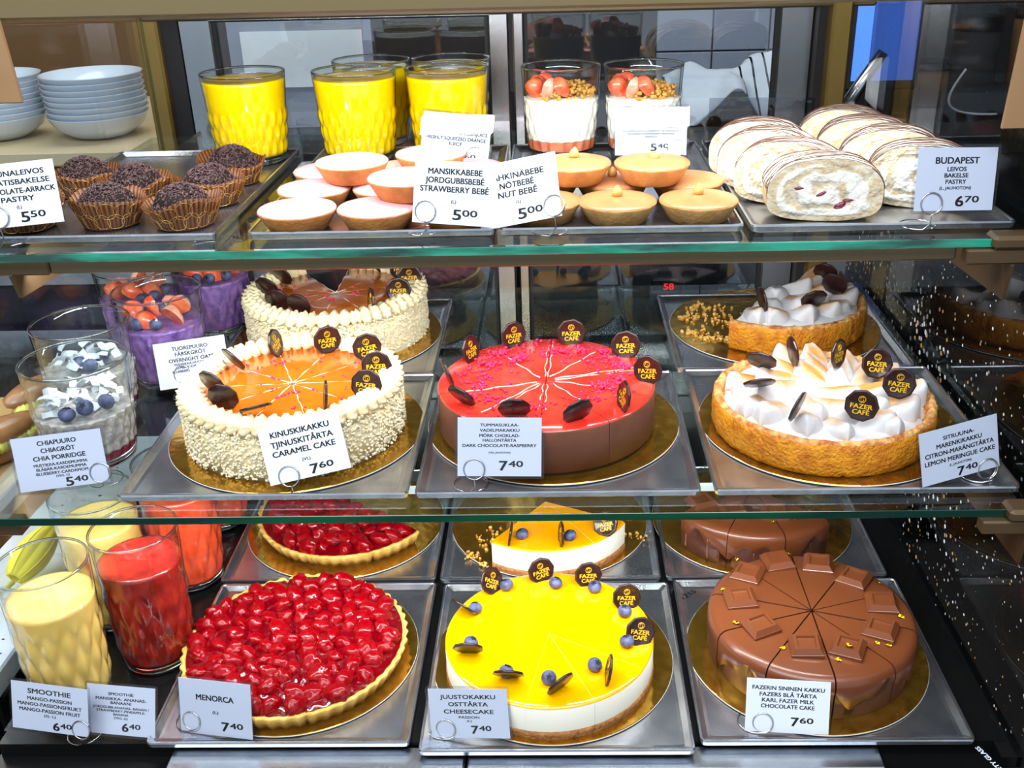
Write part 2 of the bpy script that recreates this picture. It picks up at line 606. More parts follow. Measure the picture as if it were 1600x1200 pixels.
def prepare_text(strings):
    tmp = []
    for t in strings:
        cu = bpy.data.curves.new('lettering', 'FONT')
        cu.body = t
        cu.size = 1.0
        cu.offset = 0.0
        cu.resolution_u = 3
        o = bpy.data.objects.new('lettering', cu)
        C.objects.link(o)
        tmp.append((t, o))
    bpy.context.view_layer.update()
    dg = bpy.context.evaluated_depsgraph_get()
    for t, o in tmp:
        me = bpy.data.meshes.new_from_object(o.evaluated_get(dg))
        vs = [v.co.copy() for v in me.vertices]
        fs = [tuple(p.vertices) for p in me.polygons]
        x0, x1 = min(v.x for v in vs), max(v.x for v in vs)
        FONT_CACHE[t] = (vs, fs, x0, x1)
        bpy.data.meshes.remove(me)
    for t, o in tmp:
        cu = o.data
        bpy.data.objects.remove(o)
        bpy.data.curves.remove(cu)


CAP = 0.729


def put_text(mb, t, cx, z, cap, width, y, mat=0, left=False):
    """flat letters in the XZ plane, baseline at z, looking along -Y"""
    vs, fs, x0, x1 = FONT_CACHE[t]
    k = width / (x1 - x0)
    q = cap / CAP
    off = cx if left else cx - width / 2
    p = .042
    for n, (sx, sz) in enumerate(((-p, -p * .5), (-p, p * .5), (p, -p * .5), (p, p * .5), (0, 0))):          # drawn with a broad pen
        mb.add([(off + (v.x - x0) * k + sx * cap, y - n * cap * .0006, z + v.y * q + sz * cap) for v in vs], fs, mat, False)

# ------------------------------------------------------------------ price tags
# name: base centre, (yaw, lean, roll), (w, h), ring centre on the card, sleeve, floor z, label, lines, price
# a line: text, baseline (fraction of the height from the top), cap height, width (fractions of h and w)
FT, FM, FB = ZT - .007, ZM - .007, ZB - .007
TAGS = [
    ('arrack', (-.5922, 1.0903, 1.2346), (1.6, 14, 4.7), (.0921, .0686), (-.0251, .0118), False, FT,
     'white price card for chocolate-arrack pastry, at the far left of the top shelf',
     [('PERUNALEIVOS', .2, .085, .74), ('POTATISBAKELSE', .34, .085, .84), ('CHOCOLATE-ARRACK', .48, .085, .94), ('PASTRY', .61, .085, .40), ('(L)', .72, .05, .06)],
     ('5', '50', .5, .94)),
    ('juice', (-.1439, 1.4201, 1.2203), (-.5, 22, -6.3), (.0952, .0663), (.0286, .0115), True, FT,
     'white price card reading freshly squeezed orange juice, leaning before the juice glasses',
     [('TUOREPURISTETTU', .17, .075, .62), ('APPELSIINIMEHU', .30, .075, .54), ('FÄRSKPRESSAD APELSINJUICE', .43, .075, .92), ('FRESHLY SQUEEZED ORANGE', .55, .075, .88), ('JUICE', .66, .075, .2), ('(VEG, G)', .77, .04, .14)],
     ('4', '60', .55, .97)),
    ('strawberry', (-.117, 1.1003, 1.2248), (-7.7, 18.2, -2.5), (.0921, .0689), (-.0312, .0128), False, FT,
     'white price card reading strawberry bebé, in front of the pink tarts',
     [('MANSIKKABEBE', .21, .095, .66), ('JORDGUBBSBEBÉ', .35, .095, .72), ('STRAWBERRY BEBÉ', .49, .095, .84), ('(L)', .66, .05, .06)],
     ('5', '00', .50, .92)),
    ('nut', (-.0408, 1.1049, 1.2235), (-20.2, 25.6, 15.0), (.0967, .0726), (.0407, .0128), False, FT,
     'tilted white price card reading nut bebé, left of the hazelnut tarts',
     [('PÄHKINÄBEBE', .28, .095, .68), ('NÖTBEBÉ', .42, .095, .42), ('NUT BEBÉ', .56, .095, .48), ('(L)', .68, .05, .06)],
     ('5', '00', .48, .93)),
    ('yogurt', (.1295, 1.4199, 1.2247), (-6.7, 21.6, .7), (.0982, .0651), (.0355, .0099), True, FT,
     'white price card reading yogurt, standing before the right yogurt glass',
     [('JOGURTTI', .15, .07, .31), ('YOUGHURT', .25, .07, .35), ('YOGURT', .36, .07, .26), ('RAPARPERI-MANSIKKAHILLO & GRANOLA', .44, .04, .80), ('RABARBER-JORDGUBBSSYLT & GRANOLA', .51, .04, .80), ('RHUBARB-STRAWBERRY JAM AND', .57, .04, .66), ('GRANOLA', .63, .04, .18), ('(L)', .70, .03, .04)],
     ('5', '40', .5, .91)),
    ('budapest', (.432, 1.1004, 1.2311), (8.7, 10.6, -2.5), (.0908, .0673), (-.0259, .0080), True, FT,
     'white price card reading Budapest, in front of the cream roll slices',
     [('BUDAPEST', .25, .105, .55), ('LEIVOS', .37, .07, .24), ('BAKELSE', .47, .07, .30), ('PASTRY', .57, .07, .26), ('(L, JAUHOTON)', .66, .05, .40)],
     ('6', '70', .52, .93)),
    ('chia', (-.5788, 1.0193, .9406), (4.7, 15.5, 4.5), (.1032, .0642), (.0427, .0121), True, ZM - .0115,
     'white price card reading chia porridge, leaning on the front chia glass',
     [('CHIAPUURO', .18, .085, .43), ('CHIAGRÖT', .32, .085, .38), ('CHIA PORRIDGE', .46, .085, .58), ('MUSTIKKA-KARDEMUMMA', .57, .055, .60), ('BLÅBÄR-KARDEMUMMA', .65, .055, .56), ('BLUEBERRY-CARDAMOM', .73, .055, .58), ('(VEG, G)', .79, .04, .15)],
     ('5', '40', .52, .98)),
    ('oats', (-.495, 1.2499, .9614), (2.9, 20.6, 6.3), (.0973, .0628), (-.0149, .0172), True, ZM - .0115,
     'white price card reading overnight oats, in front of the purple glass',
     [('TUOREPUURO', .20, .085, .50), ('FÄRSKGRÖT', .32, .085, .43), ('OVERNIGHT OATS', .45, .085, .63), ('MANSIKKA-MUSTIKKA', .53, .055, .49), ('BLÅBÄR-JORDGUBB', .60, .055, .46), ('BLUEBERRY-STRAWBERRY', .68, .055, .58), ('(VEG)', .76, .04, .10)],
     ('5', '40', .52, .97)),
    ('caramel', (-.2836, 1.0001, .9624), (1.1, 20.8, 11.8), (.0945, .067), (-.024, .0062), False, FM,
     'white price card reading caramel cake, standing before the caramel cake',
     [('KINUSKIKAKKU', .22, .1, .72), ('TJINUSKITÅRTA', .39, .1, .76), ('CARAMEL CAKE', .55, .1, .77), ('(VL)', .70, .05, .10)],
     ('7', '60', .52, .95)),
    ('rasp', (-.0696, 1.0001, .9606), (2.5, 21.9, -2.1), (.0947, .0665), (-.0285, .0079), True, FM,
     'white price card reading dark chocolate-raspberry, before the red glazed cake',
     [('TUMMASUKLAA-', .15, .052, .46), ('VADELMAKAKKU', .24, .052, .47), ('MÖRK CHOKLAD-', .33, .052, .48), ('HALLONTÅRTA', .41, .052, .40), ('DARK CHOCOLATE-RASPBERRY', .50, .052, .88), ('(VEG, JAUHOTON)', .61, .03, .26)],
     ('7', '40', .50, .9)),
    ('lemon', (.4483, .9998, .954), (15.5, 11.1, 6.2), (.0982, .0629), (.0337, .0009), True, FM,
     'tilted white price card reading lemon meringue cake, at the right tray corner',
     [('SITRUUNA-', .22, .075, .40), ('MARENKIKAKKU', .36, .085, .58), ('CITRON-MARÄNGTÅRTA', .50, .085, .88), ('LEMON MERINGUE CAKE', .64, .085, .90), ('(L, JAUHOTON)', .74, .045, .28)],
     ('7', '40', .46, .96)),
    ('mango', (-.619, .9246, .6550), (-8.9, 16.2, -.9), (.1007, .0608), (.0409, .0083), True, ZB - .0085,
     'white price card reading mango-passion smoothie, in front of the yellow glass',
     [('SMOOTHIE', .22, .105, .56), ('MANGO-PASSION', .36, .075, .58), ('MANGO-PASSIONSFRUKT', .48, .075, .84), ('MANGO-PASSION FRUIT', .60, .075, .80), ('(G, L)', .69, .05, .15)],
     ('6', '40', .54, .95)),
    ('straw', (-.5386, .9320, .6425), (-10.2, 23.1, 2.4), (.0909, .0604), None, True, ZB - .0085,
     'white price card reading strawberry-pineapple-banana smoothie, left of the raspberry tart',
     [('SMOOTHIE', .20, .06, .37), ('MANSIKKA- ANANAS-', .30, .06, .74), ('BANAANI', .38, .06, .30), ('JORDGUBB-ANANAS- BANAN /', .47, .05, .82), ('STRAWBERRY-PINEAPPLE-', .54, .05, .72), ('BANANA', .61, .05, .22), ('(VEG ,G)', .68, .045, .20)],
     ('6', '40', .52, .92)),
    ('menorca', (-.4203, .93, .6430), (-12.7, 16.2, 3.1), (.0958, .0702), (-.0329, .0157), True, FB,
     'white price card reading Menorca, in front of the raspberry tart',
     [('MENORCA', .37, .105, .52), ('(L)', .60, .05, .08)],
     ('7', '40', .58, .90)),
    ('cheese', (-.1114, .92, .6476), (-10.6, 18.6, 7.0), (.0969, .0605), (-.0298, .0107), True, FB,
     'white price card reading cheesecake, in front of the yellow passion cheesecake',
     [('JUUSTOKAKKU', .20, .085, .70), ('OSTTÅRTA', .35, .085, .50), ('CHEESECAKE', .50, .085, .63), ('PASSION', .60, .05, .26), ('(L)', .67, .04, .06)],
     ('7', '40', .52, .91)),
    ('choc', (.2648, .9298, .6436), (-3.2, 21.8, -1.5), (.0983, .0648), (-.0282, .0111), False, FB,
     'white price card reading milk chocolate cake, before the brown cake with chocolate squares',
     [('FAZERIN SININEN KAKKU', .20, .075, .86), ('FAZERS BLÅ TÅRTA', .32, .075, .68), ('KARL FAZER MILK', .43, .075, .62), ('CHOCOLATE CAKE', .54, .075, .64)],
     ('7', '60', .55, .86)),
]
words = {'FAZER', 'CAFÉ', 'SAFETY GLASS', '58', 'S', '1215'}
for T in TAGS:
    for l in T[8]:
        words.add(l[0])
    words.add(T[9][0])
    words.add(T[9][1])
prepare_text(sorted(words))


def tag_axes(yaw, lean, roll):
    yaw, lean, roll = radians(yaw), radians(lean), radians(roll)
    u = Vector((cos(roll), 0, sin(roll)))
    v = Vector((-sin(roll), 0, cos(roll)))
    Lm = Matrix(((1, 0, 0), (0, cos(lean), sin(lean)), (0, -sin(lean), cos(lean))))
    Ym = Matrix(((cos(yaw), -sin(yaw), 0), (sin(yaw), cos(yaw), 0), (0, 0, 1)))
    return Ym @ (Lm @ u), Ym @ (Lm @ v)


CLIP_ON = {'arrack': 'chocolate-arrack pastry', 'juice': 'orange juice', 'strawberry': 'strawberry bebé', 'nut': 'nut bebé', 'yogurt': 'yogurt',
           'budapest': 'Budapest', 'chia': 'chia porridge', 'oats': 'overnight oats', 'caramel': 'caramel cake', 'rasp': 'dark chocolate-raspberry',
           'lemon': 'lemon meringue cake', 'mango': 'mango-passion smoothie', 'menorca': 'Menorca', 'cheese': 'cheesecake', 'choc': 'milk chocolate cake'}


def price_tag(key, B, ang, wh, ring, sleeve, fz, label, lines, price):
    B = Vector(B)
    w, h = wh
    u, v = tag_axes(*ang)
    n = v.cross(u)           # away from the viewer
    n.normalize()
    root = thing('price_tag', label, 'price tag', B, group='price cards in the cake display')
    root.rotation_euler = Matrix(((u.x, n.x, v.x), (u.y, n.y, v.y), (u.z, n.z, v.z))).to_euler()
    m = MB()
    m.box(-w / 2, w / 2, 0, .0006, 0, h)
    m.build('card', 'card', root)
    m = MB()
    for t, b, cap, wd in lines:
        put_text(m, t, 0, h * (1 - b), cap * h, wd * w, -.0002)
    m.build('lettering', 'ink', root)
    m = MB()
    big, small, xf, b = price
    ch = .17 * h if key not in ('yogurt', 'juice') else .16 * h
    x = (xf - .5) * w
    put_text(m, big, x, h * (1 - b), ch, ch * .78, -.0002, left=True)
    put_text(m, small, x + ch * .92, h * (1 - b) + ch * .36, ch * .62, ch * 1.42, -.0002, left=True)
    m.build('price', 'ink', root)
    if sleeve:
        m = MB()
        e = .0032
        pts = []
        for cx, cz, a0 in ((w / 2, h, 0), (-w / 2, h, 90), (-w / 2, 0, 180), (w / 2, 0, 270)):
            for k in range(4):
                a = radians(a0 + 30 * k)
                pts.append((cx + e * cos(a), cz + e * sin(a)))
        m.prism(pts, -.0004, .0010, M=Matrix(((1, 0, 0, 0), (0, 0, 1, 0), (0, 1, 0, 0), (0, 0, 0, 1))))
        o = m.build('plastic_sleeve', 'plastic_sleeve', root)
        o['label'] = 'clear plastic sleeve'
    if ring:
        R = .0118
        c = B + u * ring[0] + v * ring[1]
        loc = Vector((c.x, c.y, fz))
        tagc = thing('wire_tag_clip', 'coiled steel wire clip holding the ' + CLIP_ON[key] + ' price card', 'tag holder', loc, group='wire clips holding the price cards')
        front = c - n * .0022
        back = c + n * .0026
        pts = []
        K = 26
        for k in range(K + 1):
            a = radians(-90 + 360 * k / K)
            pts.append(front.lerp(back, k / K * .5) + u * (R * cos(a)) + v * (R * sin(a)))
        for k in range(1, K):
            a = radians(-90 + 340 * k / K)
            pts.append(front.lerp(back, .5 + k / K * .5) + u * (R * cos(a)) + v * (R * sin(a)))
        pts = pts[::-1]
        # stem down to the floor and a lying foot loop behind
        p = front - v * R
        foot = Vector((p.x, p.y + .004, fz + .0012))
        if foot.z < p.z - .004:
            pts.append(p.lerp(foot, .6) + Vector((.001, -.001, 0)))
        rf = .020
        for k in range(0, 19):
            a = radians(-90 - 330 * k / 18)
            pts.append(foot + Vector((rf * cos(a) - .006, rf * sin(a) + rf * .92, 0)))
        m = MB()
        m.tube([q - loc for q in pts], .0008, n=6)
        m.build('wire', 'wire', tagc)


for T in TAGS:
    price_tag(*T)

# ------------------------------------------------------------------ room shell
def quadbox(name, mat, *a, **k):
    m = MB()
    m.box(*a, **k)
    return m.build(name, mat)


struct(quadbox('floor', 'room_floor', -3, 3, -1.5, 3.5, -.1, 0))
struct(quadbox('ceiling', 'room_ceiling', -3, 3, 1.2, 3.5, 2.9, 3.0))
struct(quadbox('wall_back', 'room_wall', -3, 3, 3.4, 3.5, 0, 2.9))
struct(quadbox('wall_left', 'room_wall', -3.1, -3, -1.5, 3.5, 0, 2.9))
struct(quadbox('wall_right', 'room_wall', 3, 3.1, -1.5, 3.5, 0, 2.9))

# ------------------------------------------------------------------ display case
case = thing('display_case', 'steel and glass café display case filled with cakes, sliding doors behind', 'display case', (0, 0, 0))
XL, XR = -.692, .527


def part(name, mat, boxes, parent=case, bev=0.0, label=None):
    m = MB()
    for b in boxes:
        m.box(*b, bev=bev)
    o = m.build(name, mat, parent)
    if label:
        o['label'] = label
    return o


# base: cabinet, dark deck, front plates
part('base_cabinet', 'dark_steel', [(XL, XR, .885, 1.86, .02, .615)])
part('deck', 'dark_steel', [(XL + .004, XR - .004, .925, 1.80, .615, ZB - .0125)], label='dark glossy bottom deck')
part('deck_plate', 'deck_steel', [(XL + .22, -.118, .886, .922, .618, ZB - .016)], bev=.002)
part('deck_plate', 'deck_steel', [(-.115, .372, .886, .922, .618, ZB - .016)], bev=.002)
part('front_glass_strip', 'glass_edge_dark', [(XL, XR, .874, .882, .56, ZB - .012)])

# side panes
part('side_pane', 'left_pane_glass', [(XL - .006, XL, .955, 1.80, ZB - .02, 1.44)], label='left glass side pane')
part('side_pane', 'right_pane_glass', [(XR, XR + .006, .90, 1.80, ZB - .03, 1.44)], label='right glass side pane with specks of sugar dust')
part('pane_sill', 'black', [(XR - .018, XR + .01, .90, 1.80, ZB - .032, ZB - .014)])

# rear posts and sliding doors
part('corner_post', 'bronze', [(XL - .012, XL + .022, 1.80, 1.86, .02, 1.50)], bev=.004, label='left bronze corner post')
part('corner_post', 'bronze', [(.455, .488, 1.78, 1.86, .02, 1.50)], bev=.004, label='right bronze corner post')
part('door_seal', 'black_rubber', [(-.670, -.640, 1.815, 1.86, .60, 1.45)])
part('door_seal', 'black_rubber', [(.441, .455, 1.815, 1.86, .60, 1.45)])
part('head_rail', 'olive_rail', [(XL, XR, 1.79, 1.87, 1.378, 1.46)], bev=.003)
part('sill_rail', 'steel', [(XL, XR, 1.79, 1.87, .62, .672)], bev=.003)


def door(x0, x1, y, fr, label):
    d = part('sliding_door', 'steel', [(x0, x0 + fr[0], y, y + .028, .66, 1.385), (x1 - fr[1], x1, y, y + .028, .66, 1.385),
                                       (x0, x1, y, y + .028, 1.372, 1.39), (x0, x1, y, y + .028, .66, .70)], bev=.003, label=label)
    m = MB()
    m.box(x0 + fr[0], x1 - fr[1], y + .012, y + .016, .70, 1.372)
    m.build('door_pane', 'door_glass', d)
    for a, b in ((x0 + fr[0] - .001, x0 + fr[0] + .006), (x1 - fr[1] - .006, x1 - fr[1] + .001)):
        m = MB()
        m.box(a, b, y + .008, y + .020, .70, 1.372)
        m.build('pane_gasket', 'black_rubber', d)


door(-.640, -.079, 1.815, (.057, .035), 'left sliding door with steel frame')
door(-.074, .441, 1.847, (.020, .058), 'right sliding door with steel frame')

# canopy with lamp
part('canopy_rail', 'canopy_metal', [(-.66, XR + .01, 1.085, 1.135, 1.4495, 1.52)], bev=.003)
part('canopy_top', 'dark_steel', [(XL, XR, 1.135, 1.86, 1.50, 1.53)])
part('canopy_trim', 'bronze', [(-.66, XR, 1.133, 1.14, 1.446, 1.452)])


def hanger(x0, x1, z0, label):
    m = MB()
    # thin upright plate, leaning with the front of the case
    T = Matrix.Translation((0, 1.083, 1.50)) @ Matrix.Rotation(radians(6), 4, 'X')
    m.box(x0, x1, -.004, 0, z0 - 1.50, .02, bev=.0015, M=T)
    o = m.build('hanger_plate', 'tan_plate', case)
    o['label'] = label
    return o


h_l = hanger(-.64, -.562, 1.366, 'left tan hanger plate')
m = MB()
m.prism([(.0075 * cos(2 * pi * k / 16), .0075 * sin(2 * pi * k / 16)) for k in range(16)], 0, .003,
        M=Matrix.Translation((-.591, 1.0650, 1.385)) @ Matrix.Rotation(radians(96), 4, 'X'))
m.build('screw', 'black', h_l)
hanger(.468, .525, 1.318, 'right tan hanger plate')

# shelf carriers (rail with LED below the upper shelf, cantilever brackets)
r = part('shelf_rail', 'olive_rail', [(-.575, .440, 1.092, 1.117, ZT - .0400, ZT - .0215)], bev=.002, label='olive rail below the upper shelf')
m = MB()
m.box(-.55, .42, 1.117, 1.123, ZT - .0355, ZT - .0275)
m.build('led_strip', 'led_diffuser', r)


def bracket(x, y0, z, ln, label, front=.010):
    m = MB()
    R = Matrix(((0, 0, 1, x - .002), (1, 0, 0, 0), (0, 1, 0, 0), (0, 0, 0, 1)))
    poly = [(y0 - .004, z - .020), (y0 + .004, z - .062), (y0 + ln, z - .10), (y0 + ln, z), (y0 + .01, z)]
    m.prism(poly, 0, .004, M=R)
    m.box(x - .052, x + .018, y0 - .006, y0 + .012, z - .018, z - .001, bev=.002)
    m.box(x - .026, x + .018, y0 - .010, y0 + .020, z - .001, z + .0145, bev=.004)
    o = m.build('shelf_bracket', 'tan_metal', case)
    o['label'] = label


def left_bracket(x, y0, z, ln, label):
    m = MB()
    R = Matrix(((0, 0, 1, x - .002), (1, 0, 0, 0), (0, 1, 0, 0), (0, 0, 0, 1)))
    m.prism([(y0, z - .020), (y0 + .01, z - .05), (y0 + ln, z - .09), (y0 + ln, z), (y0 + .01, z)], 0, .004, M=R)
    m.box(x - .03, x + .046, y0, y0 + .02, z - .020, z - .001, bev=.002)
    o = m.build('shelf_bracket', 'tan_metal', case)
    o['label'] = label


GT, GM = ZT - .0215, ZM - .0215       # underside of the glass shelves
bracket(.496, 1.079, GT, .70, 'bracket below the right end of the upper shelf')
left_bracket(-.622, 1.092, GT, .70, 'bracket below the left end of the upper shelf')
bracket(.512, .958, GM, .82, 'bracket below the right end of the middle shelf')
left_bracket(-.66, .97, GM, .80, 'bracket below the left end of the middle shelf')
# LED strip under the middle shelf
part('led_strip', 'led_diffuser', [(-.50, .45, 1.034, 1.041, GM - .008, GM - .001)])


def shelf(name, x0, x1, y0, y1, z, edge, label):
    c = Vector(((x0 + x1) / 2, (y0 + y1) / 2, z - .0095))
    t = thing(name, label, 'shelf', c)
    m = MB()
    m.box(x0, x1, y0 + .0015, y1, z - .0095, z)
    m.build('glass_sheet', 'shelf_glass', t, -c)
    m = MB()
    m.box(x0, x1, y0, y0 + .0013, z - .0095, z, bev=.0005)
    m.build('polished_edge', edge, t, -c)['label'] = 'green glass edge'
    return t


shelf('glass_shelf', -.672, .520, 1.078, 1.700, ZT - .0118, 'glass_edge', 'upper glass shelf with bright green front edge')
shelf('glass_shelf', -.675, .520, .960, 1.690, ZM - .0118, 'glass_edge_dark', 'middle glass shelf with dark green front edge')


# ------------------------------------------------------------------ trays
def tray(label, x0, x1, y0, y1, lip, group, hgt=.0105):
    """shallow steel tray with a rolled lip"""
    cx, cy = (x0 + x1) / 2, (y0 + y1) / 2
    z0 = lip - hgt - .0010
    a, b = (x1 - x0) / 2, (y1 - y0) / 2
    t = .0028

    def ring(ax, by, z, rc):
        pts = []
        for qx, qy, a0 in ((1, 1, 0), (-1, 1, 90), (-1, -1, 180), (1, -1, 270)):
            for k in range(4):
                an = radians(a0 + 30 * k)
                pts.append((qx * (ax - rc) + rc * cos(an), qy * (by - rc) + rc * sin(an), z))
        return pts
    L = [ring(a - .006, b - .006, 0, .004), ring(a - .0010, b - .0010, hgt * .25, .006), ring(a, b, hgt * .8, .006), ring(a - .0006, b - .0006, hgt, .006),
         ring(a - t, b - t, hgt, .004), ring(a - t - .001, b - t - .001, hgt * .85, .004), ring(a - t - .008, b - t - .008, hgt - .0075 + .0018, .004), ring(a - t - .012, b - t - .012, hgt - .0075 + .001, .004)]
    vs = [p for r_ in L for p in r_]
    k = 16
    fs = []
    for i in range(len(L) - 1):
        for j in range(k):
            fs.append((i * k + j, i * k + (j + 1) % k, (i + 1) * k + (j + 1) % k, (i + 1) * k + j))
    m = MB()
    m.add(vs, fs, 0, False)
    m.add(L[0], [tuple(range(k - 1, -1, -1))], 0, False)
    m.add(L[-1], [tuple(range(k))], 0, False)
    o = m.build('steel_tray', 'steel_tray', None, (cx, cy, z0))
    return tag(o, label, 'tray', group)


G1 = 'steel trays on the upper shelf'
G2 = 'steel trays on the middle shelf'
G3 = 'steel trays on the bottom deck'
tray('steel tray under the chocolate pastries in brown paper cups', -.664, -.388, 1.112, 1.548, ZT, G1)
tray('steel tray under the pink iced tarts', -.352, -.071, 1.112, 1.548, ZT, G1)
tray('steel tray under the hazelnut tarts', -.0655, .2085, 1.112, 1.548, ZT, G1)
tray('steel tray under the sugared cream roll slices', .2145, .5075, 1.108, 1.548, ZT, G1)
tray('steel tray under the front caramel cake', -.508, -.1735, .990, 1.312, ZM, G2)
tray('steel tray under the red raspberry glazed cake', -.1665, .1580, .990, 1.312, ZM, G2)
tray('steel tray under the whole lemon meringue cake', .1725, .513, .990, 1.316, ZM, G2)
tray('steel tray under the back caramel cake with a slice missing', -.508, -.178, 1.318, 1.612, ZM, G2)
tray('steel tray under the cut piece of lemon meringue cake', .164, .500, 1.320, 1.615, ZM, G2)
tray('steel tray under the front raspberry tart', -.502, -.184, .914, 1.230, ZB, G3)
tray('steel tray under the whole yellow cheesecake', -.1725, .1535, .900, 1.226, ZB, G3)
ct = tray('steel tray under the front milk chocolate cake', .1605, .483, .914, 1.232, ZB, G3)
m = MB()
put_text(m, '1215', 0, 0, .0085, .026, 0)
mk = m.build('marker_writing', 'ink', ct, (-.1385, .1275, .0050))
mk['label'] = 'black handwritten mark'
mk.rotation_euler = (Matrix.Rotation(radians(38), 3, 'Z') @ Matrix.Rotation(radians(-90), 3, 'X')).to_euler()
tray('steel tray under the back raspberry tart', -.508, -.187, 1.238, 1.56, ZB, G3)
tray('steel tray under the cut piece of cheesecake', -.181, .145, 1.236, 1.56, ZB, G3)
tray('steel tray under the back milk chocolate cake with drips', .152, .475, 1.238, 1.56, ZB, G3)
# clear acrylic tray in the empty place behind the red cake
t = tag(quadbox('acrylic_sheet', 'clear_glass', -.172, .158, 1.322, 1.612, ZM - .0116, ZM - .006), 'empty clear acrylic sheet behind the red raspberry cake', 'sheet')


def board(label, x, y, z, R=.1605):
    t = thing('cake_board', label, 'cake board', (x, y, z), group='gold cake boards')
    m = MB()
    m.lathe([(0, .0022), (R - .001, .0022), (R - .0004, .0016)], 96, smooth=False)
    m.build('foil_top', 'gold_board', t)
    m = MB()
    m.lathe([(R - .0004, .0016), (R, .0012), (R, .0004), (R - .001, 0), (0, 0)], 96)
    m.build('card_edge', 'board_edge', t)['label'] = 'pale cardboard edge'
    return t


BM, BB = ZM - .0066, ZB - .0066
board('round gold board under the front caramel cake', -.335, 1.1575, BM)
board('round gold board under the red raspberry glazed cake', -.009, 1.171, BM)
board('round gold board under the whole lemon meringue cake', .338, 1.1615, BM)
board('round gold board under the back caramel cake', -.345, 1.475, BM)
board('round gold board with yellow crumbs, under the cut lemon meringue piece', .334, 1.488, BM)
board('round gold board under the front raspberry tart', -.3495, 1.082, BB, .1545)
board('round gold board under the whole yellow cheesecake', -.0140, 1.070, BB, .158)
board('round gold board under the front milk chocolate cake', .320, 1.081, BB, .1555)
board('round gold board under the back raspberry tart', -.348, 1.400, BB, .157)
board('round gold board with crumbs, under the cut piece of cheesecake', -.020, 1.398, BB, .157)
board('round gold board under the back milk chocolate cake', .303, 1.398, BB, .157)

# ------------------------------------------------------------------ toppings used on several cakes
def make_seal_meshes():
    R, T = .0192, .0032
    m = MB()
    n = 60

    def rad(a):
        q = (a * 9 / (2 * pi)) % 1.0 - .5          # nine soft flats
        return 1 - .060 * (1 - 4 * q * q) + .022
    prof = [(0, -T * .30), (.80, -T * .30), (.85, -T * .5), (.97, -T * .5), (1.0, -T * .2), (1.0, T * .3), (.97, T * .5), (0, T * .5)]
    vs, fs = [], []
    k = len(prof)
    for j in range(n):
        a = 2 * pi * j / n
        for r, y in prof:
            rr = R * r * (rad(a) if r > .5 else 1)
            vs.append((rr * cos(a), y, rr * sin(a)))
    for j in range(n):
        for i in range(k - 1):
            fs.append((j * k + i, ((j + 1) % n) * k + i, ((j + 1) % n) * k + i + 1, j * k + i + 1))
    m.add(vs, fs, 0, True)
    seal = m.mesh('chocolate_seal', 'dark_chocolate')
    y = -T * .30 - .0002
    m = MB()
    put_text(m, 'FAZER', 0, -.0032, .0056, .0242, y)
    put_text(m, 'CAFÉ', 0, -.0102, .0056, .0185, y)
    ring = [(.0039 * cos(2 * pi * i / 20), y, .0078 + .0039 * sin(2 * pi * i / 20)) for i in range(20)]
    m.tube(ring, .00038, n=5, closed=True)
    for q in (1, -1):
        pts = []
        for i in range(9):
            a = radians(30 + 26 * i)
            pts.append((q * (.0019 * cos(a)), y, .0078 + q * (.0011 + .0014 * sin(a))))
        m.tube(pts, .00038, n=5)
    return seal, m.mesh('gold_lettering', 'gold_print')


SEAL, SEALTXT = make_seal_meshes()


def seal(cake, x, y, z, nang, lean=12, roll=0, sink=.0165, txt=True):
    a = radians(nang)
    M = Matrix.Rotation(a + pi / 2, 4, 'Z') @ Matrix.Rotation(radians(-lean), 4, 'X') @ Matrix.Rotation(radians(roll), 4, 'Y')
    o = obj('chocolate_seal', SEAL, cake, (x, y, z + sink), M.to_euler())
    obj('gold_lettering', SEALTXT, o)
    return o


def make_berry():
    m = MB()

    def fn(d):
        return 1 - .10 * max(0, d.z - .8) / .2 * 1.0
    m.sphere((0, 0, 0), (.0094, .0094, .0084), 18, 12, fn=fn)
    b = m.mesh('blueberry', 'blueberry')
    m = MB()
    pts = []
    for i in range(10):
        r = .0044 if i % 2 == 0 else .0019
        pts.append((r * cos(pi * i / 5), r * sin(pi * i / 5)))
    m.prism(pts, .0066, .0082)
    return b, m.mesh('crown', 'berry_crown')


BERRY, CROWN = make_berry()


def blueberry(parent, x, y, z, tilt=(0, 0, 0), s=1.0):
    o = obj('blueberry', BERRY, parent, (x, y, z), tilt)
    o.scale = (s, s, s)
    obj('crown', CROWN, o)
    return o


def crumbs(mb, pts, rmin, rmax, mat=0, flat=.8):
    for x, y, z in pts:
        r = random.uniform(rmin, rmax)
        q = [random.uniform(.65, 1.3) for _ in range(14)]
        R = Matrix.Rotation(random.uniform(0, 6.28), 3, Vector((random.random() - .5, random.random() - .5, random.random() + .1)).normalized())
        it = iter(q * 8)
        mb.sphere((x, y, z + r * flat * .6), (r, r * random.uniform(.7, 1), r * flat), 5, 4, mat, fn=lambda d: next(it), rot=R)


def cakething(label, x, y, z, group='whole and cut cakes'):
    return thing('cake', label, 'cake', (x, y, z))


N10 = radians(36)

# ------------------------------------------------------------------ caramel cakes
ZC = ZM - .0044


